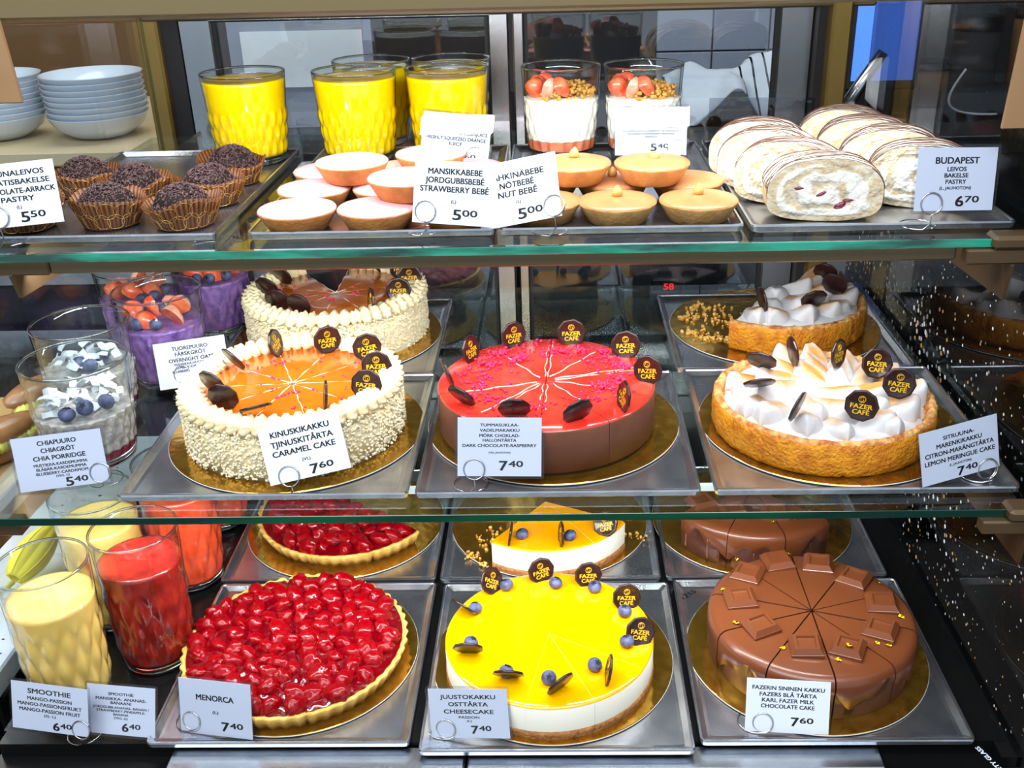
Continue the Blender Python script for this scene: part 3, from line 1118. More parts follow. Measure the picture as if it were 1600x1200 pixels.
def caramel_cake(label, x, y, z, R, H, cuts, keep, seals, caramel, nibs, ncrumb, seed, gap=None, notch=()):
    random.seed(seed)
    t = cakething(label, x, y, z)
    full = gap is None
    a0, a1 = (0, 2 * pi) if full else (radians(gap[1]), radians(gap[0]) + 2 * pi)
    # sponge body
    m = MB()
    rb = R - .004
    if full:
        m.lathe([(0, 0), (rb, 0), (rb, H - .008), (rb - .006, H - .002), (0, H - .002)], 72)
    else:
        m.wedge(a0, a1, [(rb, 0), (rb, H - .008), (rb - .006, H - .002), (0, H - .002)], [0, 0, 0], 1, n=64)
    m.build('cake_body', ['cream', 'sponge'], t)
    # caramel plates, one per slice, soft edges
    m = MB()
    rc = R - .026
    for i in range(10):
        c0, c1 = radians(cuts + 36 * i), radians(cuts + 36 * i + 36)
        if not full and not any(k == i for k in keep):
            continue
        e = .0011
        bis = (c0 + c1) / 2
        sh = Matrix.Translation((cos(bis) * e / sin(radians(18)) * .9, sin(bis) * e / sin(radians(18)) * .9, 0))
        pr = [(rc, H - .004), (rc, H + .001), (rc - .0018, H + .0022), (rc * .5, H + .0023), (.003, H + .0022), (0, H + .0018)]
        m.wedge(c0, c1, pr, [0] * 5, 0, n=8, M=sh)
    m.build('caramel_topping', caramel, t)
    # pale glossy lines in the cuts
    m = MB()
    for i in range(10):
        c0 = radians(cuts + 36 * i)
        if not full and not (a0 - .01 <= (c0 % (2 * pi)) <= a1 + .01 or a0 - .01 <= (c0 % (2 * pi)) + 2 * pi <= a1 + .01):
            continue
        pts = []
        for k in range(12):
            r = .004 + (rc - .008) * k / 11
            w = .0010 * sin(k * 1.9 + i)
            pts.append((r * cos(c0) - w * sin(c0), r * sin(c0) + w * cos(c0), H + .0010))
        m.tube(pts, [.0005 + .0005 * (1 - k / 11) + .0005 * abs(sin(k * .8 + i)) for k in range(12)], n=6)
    m.build('pale_cut_line', 'pale_cut_line', t)
    # piped border: overlapping fluted shells running round the rim
    m = MB()
    n, q = 420, 22
    vs, fs = [], []
    rm = R - .017
    closed = full
    cnt = n if closed else n + 1
    nsh = 52
    for j in range(cnt):
        th = a0 + (a1 - a0) * j / n
        u = (th * nsh / (2 * pi)) % 1.0
        bul = .62 + .48 * (sin(pi * min(1, u * 1.18)) ** .6)
        cut = 1.0
        for c in notch:
            d = abs((th - radians(c) + pi) % (2 * pi) - pi)
            cut = min(cut, .55 + .45 * min(1, d / .03))
        for k in range(q):
            ph = 2 * pi * k / q
            rr = .0128 * bul * cut * (1 + .17 * cos(8 * ph + u * 3.4) + .06 * noise.noise((th * 14, ph, seed)))
            dr, dz = rr * 1.22 * cos(ph), rr * .92 * sin(ph)
            lean = .004 * (u - .5)
            vs.append(((rm + dr) * cos(th), (rm + dr) * sin(th), H + .0055 + dz + lean))
    for j in range(n):
        j2 = (j + 1) % cnt if closed else j + 1
        for k in range(q):
            fs.append((j * q + k, j2 * q + k, j2 * q + (k + 1) % q, j * q + (k + 1) % q))
    m.add(vs, fs)
    if not full:
        for j in (0, n):
            m.add([vs[j * q + k] for k in range(q)], [tuple(range(q))], 0, False)
    m.build('piped_cream', 'cream', t)
    # sugar nibs all over the side
    m = MB()
    base = MB()
    base.sphere((0, 0, 0), 1, 6, 4)
    bv, bf = base.v, base.f
    for i in range(nibs):
        th = random.uniform(a0, a1)
        zz = random.uniform(.001, H + .001)
        r = rb + random.uniform(-.0005, .0022)
        s = [random.uniform(.0011, .0024) for _ in range(3)]
        Rm = Matrix.Rotation(random.uniform(0, 6.28), 3, Vector((random.random() - .5, random.random() - .5, random.random() - .5)).normalized())
        c = Vector((r * cos(th), r * sin(th), zz))
        m.add([c + Rm @ Vector((p[0] * s[0], p[1] * s[1], p[2] * s[2])) for p in bv], bf, 0, False)
    m.build('sugar_nibs', 'sugar_nib', t, stuff=True)
    for s in seals:
        seal(t, s[0], s[1], H + .004, *s[2:])
    # freeze-dried raspberry bits
    m = MB()
    pts = []
    for i in range(ncrumb):
        a, r = random.uniform(a0, a1), random.choice((random.uniform(.02, .045), random.uniform(.06, .095)))
        if random.random() < .6:
            for k in range(random.randint(1, 4)):
                pts.append((r * cos(a) + random.uniform(-.004, .004), r * sin(a) + random.uniform(-.004, .004), H + .002))
        else:
            pts.append((r * cos(a), r * sin(a), H + .002))
    crumbs(m, pts, .0009, .0023)
    m.build('raspberry_bits', 'raspberry_crumb', t, stuff=True)
    return t


caramel_cake('whole round caramel cake with piped cream rim and sugar-crusted side', -.337, 1.160, ZC, .1395, .0600, 4, None,
             [(-.0406, .0879, -8, 10, -6), (.027, .0962, -58, 6, 4), (.0851, .0685, -74, 8, -8), (.1067, .0092, -84, 14, 0), (.1031, -.0455, -94, 16, 4),
              (.0598, -.0774, -166, 8, 4), (-.0169, -.1034, 120, 62, 30), (-.0632, -.074, 84, 14, 0), (-.0886, -.0332, 62, 22, 6), (-.0821, .0365, 46, 30, -12)],
             'caramel', 4300, 42, 11, notch=(-112, -58, 88))
caramel_cake('back caramel cake with one slice missing', -.345, 1.487, ZC, .1415, .0600, 18, [i for i in range(10) if i not in (2,)],
             [(-.0694, -.0746, 80, 20), (-.0334, -.0957, 70, 18, 8), (.070, -.0838, -160, 8), (.1047, -.0415, -88, 10), (.1138, .0153, -80, 10),
              (-.0900, .0350, 60, 25), (-.1003, -.0186, 70, 24, 8), (.095, .060, -70, 12), (.06, .1, -60, 12)],
             'caramel_dark', 3600, 30, 23, gap=(90, 126), notch=(-92, -66, -40, -118))

# ------------------------------------------------------------------ dark chocolate and raspberry cake
random.seed(5)
t = cakething('whole brown cake with red raspberry glaze on top', -.0174, 1.1635, ZC)
H = .0600
R = .1350
for i in range(10):
    c0, c1 = radians(-93 + 36 * i), radians(-93 + 36 * i + 36)
    bis = (c0 + c1) / 2
    e = .0009 + random.uniform(0, .0007)
    m = MB()
    pr = [(R - .003, 0), (R - .0025, .004), (R, .0048), (R, H - .004), (R - .0006, H - .0018), (R - .0028, H), (R * .6, H + .0004), (R * .2, H), (.004, H - .0004), (0, H - .0012)]
    m.wedge(c0, c1, pr, [1, 1, 0, 0, 2, 2, 2, 2, 2], 0, n=10)
    o = m.build('cake_slice', ['mousse_side', 'crumb_base', 'raspberry_glaze'], t, (cos(bis) * e, sin(bis) * e, random.uniform(-.0004, .0004)))
m = MB()  # pale tubes painted in as the highlights beside the cuts
for i in range(10):
    c0 = radians(-93 + 36 * i)
    for side in (1, -1):
        if random.random() < .25:
            continue
        pts, L = [], random.uniform(.55, .92)
        for k in range(12):
            r = .012 + (R * L - .012) * k / 11
            w = side * (.0022 + .0012 * sin(k * 1.3 + i * 2) + .0015 * k / 11)
            pts.append((r * cos(c0) - w * sin(c0), r * sin(c0) + w * cos(c0), H + .0002))
        m.tube(pts, [.0003 + .0006 * abs(sin(k * .9 + i * 1.7 + side)) for k in range(12)], n=6)
m.build('pale_cut_line', 'pale_cut_line', t)
for s in [(-.0986, .065, -28, 8, 0), (-.0441, .112, -55, 6, 6), (.0338, .1169, -86, 10, 0), (.1046, .0726, -100, 12, -6), (.1265, -.0074, -118, 8, -10),
          (.0923, -.0807, -164, 10, 12), (.0373, -.1164, 118, 24, -10), (-.0355, -.1076, 92, 30, 0), (-.0993, -.0726, 52, 34, -14), (-.1229, -.0064, 20, 16, -6)]:
    seal(t, s[0], s[1], H - .001, *s[2:])
m = MB()
pts = []
for i in range(300):
    a = random.uniform(0, 2 * pi)
    if -80 < math.degrees(a) - 360 < -20 and random.random() < .4:
        continue
    r = random.gauss(.088, .016)
    if r < .124:
        c = random.randint(1, 4)
        for k in range(c):
            pts.append((r * cos(a) + random.gauss(0, .0035), r * sin(a) + random.gauss(0, .0035), H + random.uniform(0, .002)))
crumbs(m, pts, .0007, .0027)
for a, r in ((118, .070), (80, .085), (62, .10), (150, .085), (128, .1), (20, .105), (-5, .09), (-22, .075), (48, .112)):
    a = radians(a)
    cl = [(r * cos(a) + random.gauss(0, .005), r * sin(a) + random.gauss(0, .005), H + random.uniform(0, .005)) for k in range(34)]
    crumbs(m, cl, .0012, .0030)
m.build('raspberry_bits', 'raspberry_crumb', t, stuff=True)


# ------------------------------------------------------------------ lemon meringue
def lemon_cake(label, x, y, z, R, H, a0, a1, seals, seed, strokes, cuts=()):
    random.seed(seed)
    full = abs(a1 - a0 - 2 * pi) < .01
    t = cakething(label, x, y, z)
    m = MB()
    n = 200 if full else 110

    def fn(a, i, r, zz):
        k = noise.noise((cos(a) * 9, sin(a) * 9, i * 2.1 + seed))
        k2 = noise.noise((cos(a) * 24, sin(a) * 24, i * 3.3 + seed))
        if r > R * .8:
            for c in cuts:
                d = abs((a - radians(c) + pi) % (2 * pi) - pi)
                if d < .010:
                    r -= .003
        return r + (.0016 * k + .0012 * k2 if r > R * .5 else 0), zz + ((.0022 * k + .0022 * k2) if zz > H * .7 else 0)
    prof = [(0, 0), (R - .004, 0), (R - .001, .003), (R, .010), (R + .0005, .018), (R + .0005, .028), (R - .0002, H - .010), (R - .0010, H - .003), (R - .004, H), (R - .008, H), (R - .011, H - .004), (R - .013, H - .010), (0, H - .010)]
    mats = [0, 0, 0, 0, 0, 0, 0, 1, 1, 1, 1, 0]
    m.lathe(prof, n, fn=fn, a0=a0, a1=a1, closed=full, mats=mats)
    if not full:
        for a in (a0, a1):
            m.add([(r * cos(a), r * sin(a), zz) for r, zz in prof], [tuple(range(len(prof)))], 2, False)
    m.build('pastry_crust', ['lemon_crust', 'crust_rim', 'passion_deep'], t)
    # meringue: low dome plus broad knife strokes, each toasted along its crest
    m = MB()
    nr, na = 26, 120
    vs, at = [], []
    for j in range(na + (0 if full else 1)):
        a = a0 + (a1 - a0) * j / na
        for i in range(nr):
            q = i / (nr - 1)
            rr = (R - .013) * q + .0012 * noise.noise((cos(a) * 6, sin(a) * 6, 3 + seed)) * q
            px, py = rr * cos(a), rr * sin(a)
            zz = H - .012 + .0150 * (1 - q ** 5) ** .5 + .0035 * noise.noise((px * 40, py * 40, seed))
            vs.append((px, py, zz))
            at.append(0.10)
    fs = []
    cn = na + (0 if full else 1)
    for j in range(na):
        j2 = (j + 1) % cn if full else j + 1
        for i in range(nr - 1):
            fs.append((j * nr + i, j2 * nr + i, j2 * nr + i + 1, j * nr + i + 1))
    m.add(vs, fs, attr={'toast': at})
    if not full:
        for j in (0, na):
            poly = [vs[j * nr + i] for i in range(nr)] + [(0, 0, H - .012)]
            m.add(poly, [tuple(range(len(poly)))], 0, False, attr={'toast': [0.0] * len(poly)})
    # strokes
    for (sx, sy, ang, ln, wd, ht, toast, zb) in strokes:
        sv, sa = [], []
        nu, nv = 26, 18
        ca, sa_ = cos(radians(ang)), sin(radians(ang))
        ph = random.uniform(0, 6)
        for i in range(nu + 1):
            u = i / nu
            # pulled away at one end: steep round nose at the end of the stroke
            w = wd * (max(0, sin(pi * min(1, .04 + u * .96))) ** .40) * (.85 + .25 * u)
            h = ht * (.30 + .80 * u) * (max(0, 1 - max(0, (u - .80) / .2) ** 3)) ** .5
            for k in range(nv + 1):
                v = -1 + 2 * k / nv
                prof_h = max(0, 1 - abs(v) ** 2.4) ** .7
                lx = ln * (u - .5) + .004 * (1 - v * v) * u
                ly = w * .5 * v * (1 + .08 * sin(6 * u + ph))
                lz = h * prof_h + .0013 * sin(v * 7 + ph) * prof_h + .0010 * noise.noise((lx * 90, ly * 90, ph))
                wx, wy = sx + lx * ca - ly * sa_, sy + lx * sa_ + ly * ca
                sv.append((wx, wy, zb + lz - .004))
                edge = max(0, 1 - abs(v - .1) * 1.15)
                sa.append(max(0, toast * (edge ** .6) * (.15 + 1.0 * max(0, sin(pi * min(1, .05 + u * .98))) ** .7)))
        fs = []
        for i in range(nu):
            for k in range(nv):
                fs.append((i * (nv + 1) + k, (i + 1) * (nv + 1) + k, (i + 1) * (nv + 1) + k + 1, i * (nv + 1) + k + 1))
        m.add(sv, fs, attr={'toast': sa})
    m.build('meringue', 'meringue', t)
    for s in seals:
        seal(t, *s)
    return t


def swirl_strokes(seed, inside, H, twist=28):
    """knife strokes in rings: an outer ring of overhanging scoops and two inner ones"""
    random.seed(seed)
    out = []
    for r, n, ln, wd, ht, zb in ((.0850, 16, .060, .046, .0265, H - .0045), (.0530, 10, .064, .043, .0260, H + .0015), (.0200, 4, .056, .042, .0240, H + .0065)):
        ph = random.uniform(0, 360)
        for i in range(n):
            a = ph + 360 * i / n + random.gauss(0, 5)
            rr = r + random.gauss(0, .003)
            p = (rr * cos(radians(a)), rr * sin(radians(a)))
            if not inside(p):
                continue
            s = random.uniform(.88, 1.12)
            tw = twist + random.gauss(0, 14)
            L = ln * s
            # keep the outer end on the cake
            L = min(L, 2 * (.1165 - rr * .93)) if r > .08 else L
            out.append((p[0], p[1], a + tw, L, wd * random.uniform(.88, 1.1), ht * random.uniform(.85, 1.2), random.choice((.35, .7, .9, 1.0, .8)), zb + random.gauss(0, .0012)))
    out.sort(key=lambda q: -hypot(q[0], q[1]))
    return out


HL = .0455
lemon_cake('whole lemon meringue cake with toasted meringue waves', .3264, 1.1495, ZC, .1345, HL, 0, 2 * pi,
           [(-.0317, .0421, HL + 0.0210, 8, 8, 10), (-.0763, .0129, HL + 0.0220, 66, 38, -6), (-.0881, -.039, HL + 0.0160, 96, 52, 0), (-.0554, -.0981, HL + 0.0135, 148, 16, 30),
            (.0168, -.1003, HL + 0.0150, -112, 6, 0), (.0713, -.0579, HL + 0.0220, -100, 10, 4), (.0616, -.0007, HL + 0.0220, -88, 20, 6), (.0228, .0306, HL + 0.0220, -40, 6, 6)],
           31, swirl_strokes(3, lambda p: True, HL), cuts=(-92, -150))


def in_piece(p):
    a = math.degrees(atan2(p[1], p[0]))
    return (-122 < a < 40) and hypot(*p) > .014


lemon_cake('cut piece of lemon meringue cake on crumb-strewn gold board', .337, 1.493, ZC, .1345, HL, radians(-131), radians(42),
           [(-.0421, -.093, HL + .012, 10, 10, 24), (.0324, -.092, HL + .012, 100, 34, -38), (.0771, -.0327, HL + .012, 60, 20, 8), (.0763, .02, HL + .012, 60, 26, 0)],
           37, swirl_strokes(9, in_piece, HL, twist=10), cuts=(-90, -46))

# ------------------------------------------------------------------ raspberry tarts
def make_raspberry(seed):
    m = MB()
    dirs = []
    for i in range(34):
        zz = 1 - 2 * (i + .5) / 34
        a = i * 2.399963 + seed
        dirs.append(Vector((sqrt(1 - zz * zz) * cos(a), sqrt(1 - zz * zz) * sin(a), zz)))

    def fn(d):
        b = max(d.dot(q) for q in dirs)
        return 1 - .21 * (1 - min(1, max(0, (b - .88) / .12))) + .16 * noise.noise(d * 1.7 + Vector((seed, 0, 0)))
    m.sphere((0, 0, 0), (1.0, .82, 1.18), 26, 18, fn=fn)
    return m.mesh('raspberry', 'raspberry')


RASP = [make_raspberry(s) for s in range(5)]


def berry_tart(label, x, y, z, Rb, Rt, H, a0, a1, nb, seed, cuts):
    random.seed(seed)
    full = abs(a1 - a0 - 2 * pi) < .01
    t = thing('raspberry_tart', label, 'tart', (x, y, z))
    m = MB()
    n = 288 if full else 190

    def fn(a, i, r, zz):
        if r > Rb * .9 and i < 6:
            f = cos(a * 52)
            r = r + .0019 * f * (1 if f > 0 else .6)
            zz = zz + (.0007 * noise.noise((cos(a) * 14, sin(a) * 14, seed)) + .0006 * f if zz > H * .8 else 0)
            for c in cuts:
                d = abs((a - radians(c) + pi) % (2 * pi) - pi)
                if d < .012:
                    r -= .0035
                    zz -= .0015 if zz > H * .5 else 0
        return r, zz
    prof = [(0, 0), (Rb, 0), (Rb + (Rt - Rb) * .5, H * .45), (Rt, H * .92), (Rt - .0015, H), (Rt - .0052, H), (Rt - .0065, H * .85), (0, H * .80)]
    m.lathe(prof, n, fn=fn, a0=a0, a1=a1, closed=full)
    if not full:
        for a in (a0, a1):
            m.add([(r * cos(a), r * sin(a), zz) for r, zz in prof], [tuple(range(len(prof)))], 0, False)
    m.build('tart_crust', 'tart_crust', t)
    m = MB()
    R = Rt - .0062
    vs, fs = [], []
    nr, na = 48, 260
    for j in range(na + (0 if full else 1)):
        a = a0 + (a1 - a0) * j / na
        for i in range(nr):
            q = i / (nr - 1)
            rr = R * q
            zz = H + .0052 * (1 - q ** 8) + .0036 * noise.noise((rr * cos(a) * 80, rr * sin(a) * 80, seed)) * (1 - q ** 10) - .0006
            for c in cuts:
                d = abs((a - radians(c) + pi) % (2 * pi) - pi) * rr
                if d < .002 and q > .05:
                    zz -= .004
            vs.append((rr * cos(a), rr * sin(a), zz))
    cn = na + (0 if full else 1)
    for j in range(na):
        j2 = (j + 1) % cn if full else j + 1
        for i in range(nr - 1):
            fs.append((j * nr + i, j2 * nr + i, j2 * nr + i + 1, j * nr + i + 1))
    m.add(vs, fs)
    m.build('fruit_jelly', 'fruit_gel', t)
    # glazed raspberries, a packed layer
    pts = []
    tries = 0
    dmin = .0215
    while len(pts) < nb and tries < 60000:
        tries += 1
        if tries % 4000 == 0:
            dmin *= .96
        a = random.uniform(a0 + (0 if full else .08), a1 - (0 if full else .08))
        r = (R - .0105) * sqrt(random.random())
        p = (r * cos(a), r * sin(a))
        if any(hypot(p[0] - q[0], p[1] - q[1]) < dmin for q in pts):
            continue
        if any(abs((a - radians(c) + pi) % (2 * pi) - pi) * r < .0075 for c in cuts):
            continue
        pts.append(p)
    for i, p in enumerate(pts):
        o = obj('raspberry', RASP[i % 5], t, (p[0], p[1], H + .0012 + random.uniform(-.0025, .0015)), (random.uniform(-1.6, 1.6), random.uniform(-1.6, 1.6), random.uniform(0, 6)))
        s = random.uniform(.0122, .0165)
        o.scale = (s, s * random.uniform(.85, 1.1), s)
    # glossy threads of glaze between the fruit
    m = MB()
    return t


ZBB = ZB - .0044
berry_tart('whole raspberry tart with fluted crust and glossy red berries', -.3545, 1.0765, ZBB, .1355, .1468, .0245, 0, 2 * pi, 100, 41, (-73, 108))
berry_tart('back raspberry tart, cut, showing its fluted yellow crust', -.343, 1.408, ZBB, .1335, .1445, .0245, radians(-32 - 220), radians(-32), 62, 43, (-66, -104, -140))

# ------------------------------------------------------------------ passion cheesecakes
def cheesecake(label, x, y, z, R, slices, H, seals, berries, seed, topmat='passion'):
    random.seed(seed)
    t = cakething(label, x, y, z)
    hb = .0115
    for (d0, d1) in slices:
        c0, c1 = radians(d0), radians(d1)
        bis = (c0 + c1) / 2
        e = .0004 if -95 < math.degrees(bis) < -25 else 0.0
        m = MB()
        m.wedge(c0, c1, [(R + .0006, 0), (R + .0012, hb * .5), (R + .0004, hb), (0, hb)], [0, 0, 0], 0, n=12)
        pr = [(R, hb), (R, H - .003), (R - .0012, H - .0012), (R - .004, H - .0003), (R - .008, H), (R * .5, H), (0, H)]
        m.wedge(c0, c1, pr, [1, 2, 2, 2, 2, 2], 1, n=12)
        m.build('cake_slice', ['biscuit', 'cheese', topmat], t, (cos(bis) * e, sin(bis) * e, 0))
    for s in seals:
        seal(t, s[0], s[1], H - .002, *s[2:])
    for b in berries:
        blueberry(t, b[0], b[1], H + .0075, (random.uniform(-.7, .3), random.uniform(-.6, .6), random.uniform(0, 6)))
    return t


HC = .0485
S0 = -102
cheesecake('whole yellow passion cheesecake ringed with blueberries and chocolate seals', -.018, 1.0555, ZBB, .1340, [(S0 + 36 * i, S0 + 36 * i + 36) for i in range(10)], HC,
           [(-.0787, .0947, -40, 26, 40), (-.0112, .1168, -68, 12, -8), (.0538, .1057, -80, 12, 4), (.1031, .0557, -80, 16, 6), (.116, -.0149, -76, 24, 14),
            (.0724, -.0867, 178, 12, -10), (.0139, -.1094, 132, 26, -14), (-.0483, -.0916, 86, 40, 4), (-.1007, -.0447, 88, 34, 0), (-.113, .0396, 46, 40, 20)],
           [(-.0587, .0945), (.0088, .0984), (.0621, .0889), (.0997, .036), (.0985, -.0247), (.0565, -.0683), (.0002, -.091), (-.0516, -.0796), (-.0986, -.0257), (-.0983, .0443)], 51)
cheesecake('cut piece of passion cheesecake, three blueberries on top', -.025, 1.376, ZBB, .1345, [(-126, -92), (-92, -58), (-58, -26)], HC,
           [(-.0500, -.1099, 176, 8, 4), (.0241, -.1143, -172, 6, 2), (.0901, -.0876, -118, 30, -24)], [(-.0335, -.1015), (.0375, -.1062), (.0907, -.0697)], 53, 'passion_deep')


# ------------------------------------------------------------------ milk chocolate cakes
def choc_square_mesh():
    m = MB()
    a, h = .0178, .0115
    L = [(-1, 0), (1, 0)]

    def sq(s, z, k=1.0):
        return [(s * k, -s, z), (s * k, s, z), (-s * k, s, z), (-s * k, -s, z)]
    rings = [sq(a, 0, 1.12), sq(a, h * .38, 1.12), sq(a * .97, h * .42, 1.12), sq(a * .74, h, 1.12), sq(a * .58, h, 1.12), sq(a * .52, h * .72, 1.12)]
    vs = [p for r in rings for p in r]
    fs = [(3, 2, 1, 0), tuple(range(20, 24))]
    for i in range(5):
        for j in range(4):
            fs.append((i * 4 + j, i * 4 + (j + 1) % 4, (i + 1) * 4 + (j + 1) % 4, (i + 1) * 4 + j))
    m.add(vs, fs, 0, False)
    return m.mesh('chocolate_square', 'milk_chocolate')


SQ = choc_square_mesh()


def choc_cake(label, x, y, z, R, H, slices, squares, gold, drips, seed, gape=.0013):
    random.seed(seed)
    t = cakething(label, x, y, z)
    for (d0, d1) in slices:
        c0, c1 = radians(d0), radians(d1)
        bis = (c0 + c1) / 2
        e = gape + random.uniform(0, .0012)
        m = MB()
        n = 14
        # pouring chocolate ends in a wavy line, thinner side below
        prof = [(R - .0015, 0), (R - .0005, .003), (R, H * .35), (R, H * .48), (R + .0014, H * .52), (R + .0014, H - .012), (R - .001, H - .005), (R - .006, H - .0012), (R - .012, H), (R * .5, H + .0006), (0, H + .0006)]
        m.wedge(c0, c1, prof, [1, 1, 1, 0, 0, 0, 0, 0, 0, 0], 1, n=n)
        for i, p in enumerate(m.v):
            r = hypot(p[0], p[1])
            if r > R - .004 and H * .4 < p[2] < H * .6:
                a = atan2(p[1], p[0])
                dz = .012 * sin(a * 9 + seed) + .006 * sin(a * 23)
                m.v[i] = (p[0], p[1], p[2] + dz)
        m.build('cake_slice', ['milk_chocolate', 'choc_side'], t, (cos(bis) * e, sin(bis) * e, random.uniform(-.0006, .0004)))
    m = MB()
    for a, top, ln, w in drips:
        a = radians(a)
        pts = []
        for k in range(7):
            zz = H * top - ln * k / 6
            pts.append(((R + .0012) * cos(a), (R + .0012) * sin(a), max(.0015, zz)))
        m.tube(pts, [w, w, w * .9, w * .85, w * .85, w * 1.05, w * .7], n=8)
    m.build('chocolate_drip', 'milk_chocolate', t)
    for s in squares:
        o = obj('chocolate_square', SQ, t, (s[0], s[1], H + .0006), (radians(s[3] if len(s) > 3 else 3), radians(-3), radians(s[2])))
    for g in gold:
        m = MB()
        vs = [(0, 0, .0004)]
        k = 9
        for i in range(k):
            rr = random.uniform(.0022, .0058)
            vs.append((rr * cos(2 * pi * i / k), rr * .8 * sin(2 * pi * i / k), random.uniform(.0003, .0032)))
        m.add(vs, [(0, 1 + i, 1 + (i + 1) % k) for i in range(k)], 0, False)
        m.build('gold_leaf', 'gold_leaf', t, (g[0], g[1], H + (.0008 if len(g) < 3 else g[2])))
    return t


CH = .0605
cx, cy = .3235, 1.0830
off = (.322 - cx, 1.072 - cy + .003)
sq = [(-.0221, .1126, 10), (.0327, .1062, -14), (.0733, .0725, -36), (.0945, .0177, -8), (.0778, -.0353, -28), (.0286, -.069, -26), (-.022, -.0663, -4), (-.0707, -.0267, 24), (-.0871, .0299, 4), (-.0682, .0853, -28)]
gold = [(-.0775, .1191), (-.1057, .0535), (-.0996, -.0179), (-.0508, -.066), (.0124, -.0894), (.0271, -.0734, .0095), (.0802, -.0628), (.0668, -.0582), (.1117, -.0072), (.1046, .0641), (.059, .1058), (-.0028, .1337)]
choc_cake('whole milk chocolate cake cut in ten, with chocolate squares and gold leaf', cx, cy, ZBB, .1285, CH, [(-90 + 36 * i, -54 + 36 * i) for i in range(10)],
          [(a + off[0], b + off[1], c) for a, b, c in sq], [(g[0] + off[0], g[1] + off[1]) + tuple(g[2:]) for g in gold],
          [(-166, .8, .034, .0016), (-160, .8, .026, .0014), (-172, .8, .030, .0014), (-128, .62, .03, .0018), (-122, .62, .018, .0014), (-58, .66, .034, .0016), (-52, .66, .038, .0014), (-40, .7, .03, .0016), (-30, .7, .036, .0014)], 61, gape=.0024)
choc_cake('cut back milk chocolate cake with runny chocolate drips down its side', .300, 1.388, ZBB, .1325, .0620, [(-151, -115), (-115, -79), (-79, -43)],
          [(-.04, -.07, 6), (.02, -.075, -4), (-.085, -.045, 20)], [(-.062, -.085), (.012, -.1), (.05, -.09)],
          [(-128, .62, .046, .0018), (-121, .55, .022, .0014), (-109, .6, .05, .0018), (-98, .5, .034, .0015), (-91, .5, .032, .0014), (-82, .6, .04, .0014), (-68, .62, .026, .0015), (-60, .62, .034, .0016), (-52, .62, .03, .0014), (-146, .7, .04, .0018)], 67)

# crumbs lying on boards and trays
random.seed(77)
m = MB()
pts = []
for (px, py, sx, sy, n) in ((.21, 1.52, .025, .012, 60), (.20, 1.46, .018, .008, 50), (.235, 1.43, .014, .006, 34), (.24, 1.56, .025, .01, 30), (.26, 1.50, .02, .02, 40)):
    pts += [(random.gauss(px, sx), random.gauss(py, sy), 0) for k in range(n)]
pts = [p for p in pts if hypot(p[0] - .334, p[1] - 1.488) < .15 and not (in_piece((p[0] - .337, p[1] - 1.493)) and hypot(p[0] - .337, p[1] - 1.493) < .14)]
crumbs(m, pts, .0012, .0034)
tag(m.build('cake_crumbs', 'cake_crumb', None, (0, 0, BM + .0022), stuff=True), 'yellow crumbs scattered on the gold board beside the cut lemon meringue piece', 'crumbs')
m = MB()
pts = []
for (px, py, s, n) in ((-.135, 1.30, .006, 22), (-.118, 1.275, .004, 14), (-.12, 1.33, .014, 20), (.118, 1.35, .010, 12), (-.1, 1.36, .012, 22)):
    pts += [(random.gauss(px, s), random.gauss(py, s), 0) for k in range(n)]
pts = [p for p in pts if hypot(p[0] + .025, p[1] - 1.376) > .137 or not (-128 < math.degrees(atan2(p[1] - 1.376, p[0] + .025)) < -24)]
crumbs(m, pts, .001, .0034)
tag(m.build('cake_crumbs', 'cake_crumb', None, (0, 0, BB + .0022), stuff=True), 'biscuit crumbs scattered on the gold board beside the cut cheesecake', 'crumbs')

# ------------------------------------------------------------------ small tarts on the upper shelf
def tart_meshes():
    m = MB()
    m.lathe([(0, 0), (.0325, 0), (.034, .0012), (.0405, .0125), (.0452, .0205), (.0455, .0222), (.0440, .0232), (.0425, .0222), (0, .0210)], 60,
            fn=lambda a, i, r, z: (r + .0005 * noise.noise((cos(a) * 5, sin(a) * 5, i)), z + .0006 * noise.noise((cos(a) * 4, sin(a) * 4, i * 3))))
    return m


TARTM = tart_meshes()
SHELL_P, SHELL_N = TARTM.mesh('pastry_shell', 'shell_pastry'), TARTM.mesh('pastry_shell', 'pale_pastry')
m = MB()
m.lathe([(.0446, .0205), (.0452, .0226), (.0440, .0242), (.036, .0262), (.02, .0277), (0, .0282)], 60,
        fn=lambda a, i, r, z: (r + .0005 * noise.noise((cos(a) * 3, sin(a) * 3, i)) * (r > .03), z - (.0012 * max(0, noise.noise((cos(a) * 3, sin(a) * 3, 1.3))) if i < 2 else 0)))
ICE_P, ICE_N = m.mesh('icing', 'pink_icing'), m.mesh('icing', 'nut_icing')
m = MB()
m.lathe([(0, 0), (.0036, .0002), (.0058, .0030), (.0062, .0058), (.0045, .0098), (.0018, .0128), (0, .0142)], 16)
HAZEL = m.mesh('hazelnut', 'hazelnut')


def tart(kind, label, x, y, z, nut=None):
    pink = kind == 'pink'
    t = thing('iced_tart', label, 'tart', (x, y, z), random.uniform(0, 6), group='pink iced tarts' if pink else 'hazelnut tarts')
    obj('pastry_shell', SHELL_P if pink else SHELL_N, t)
    obj('icing', ICE_P if pink else ICE_N, t)
    if nut:
        obj('hazelnut', HAZEL, t, (nut[0], nut[1], .0270), (radians(nut[2]), radians(nut[3]), 0))
        t.rotation_euler = (0, 0, 0)
    return t


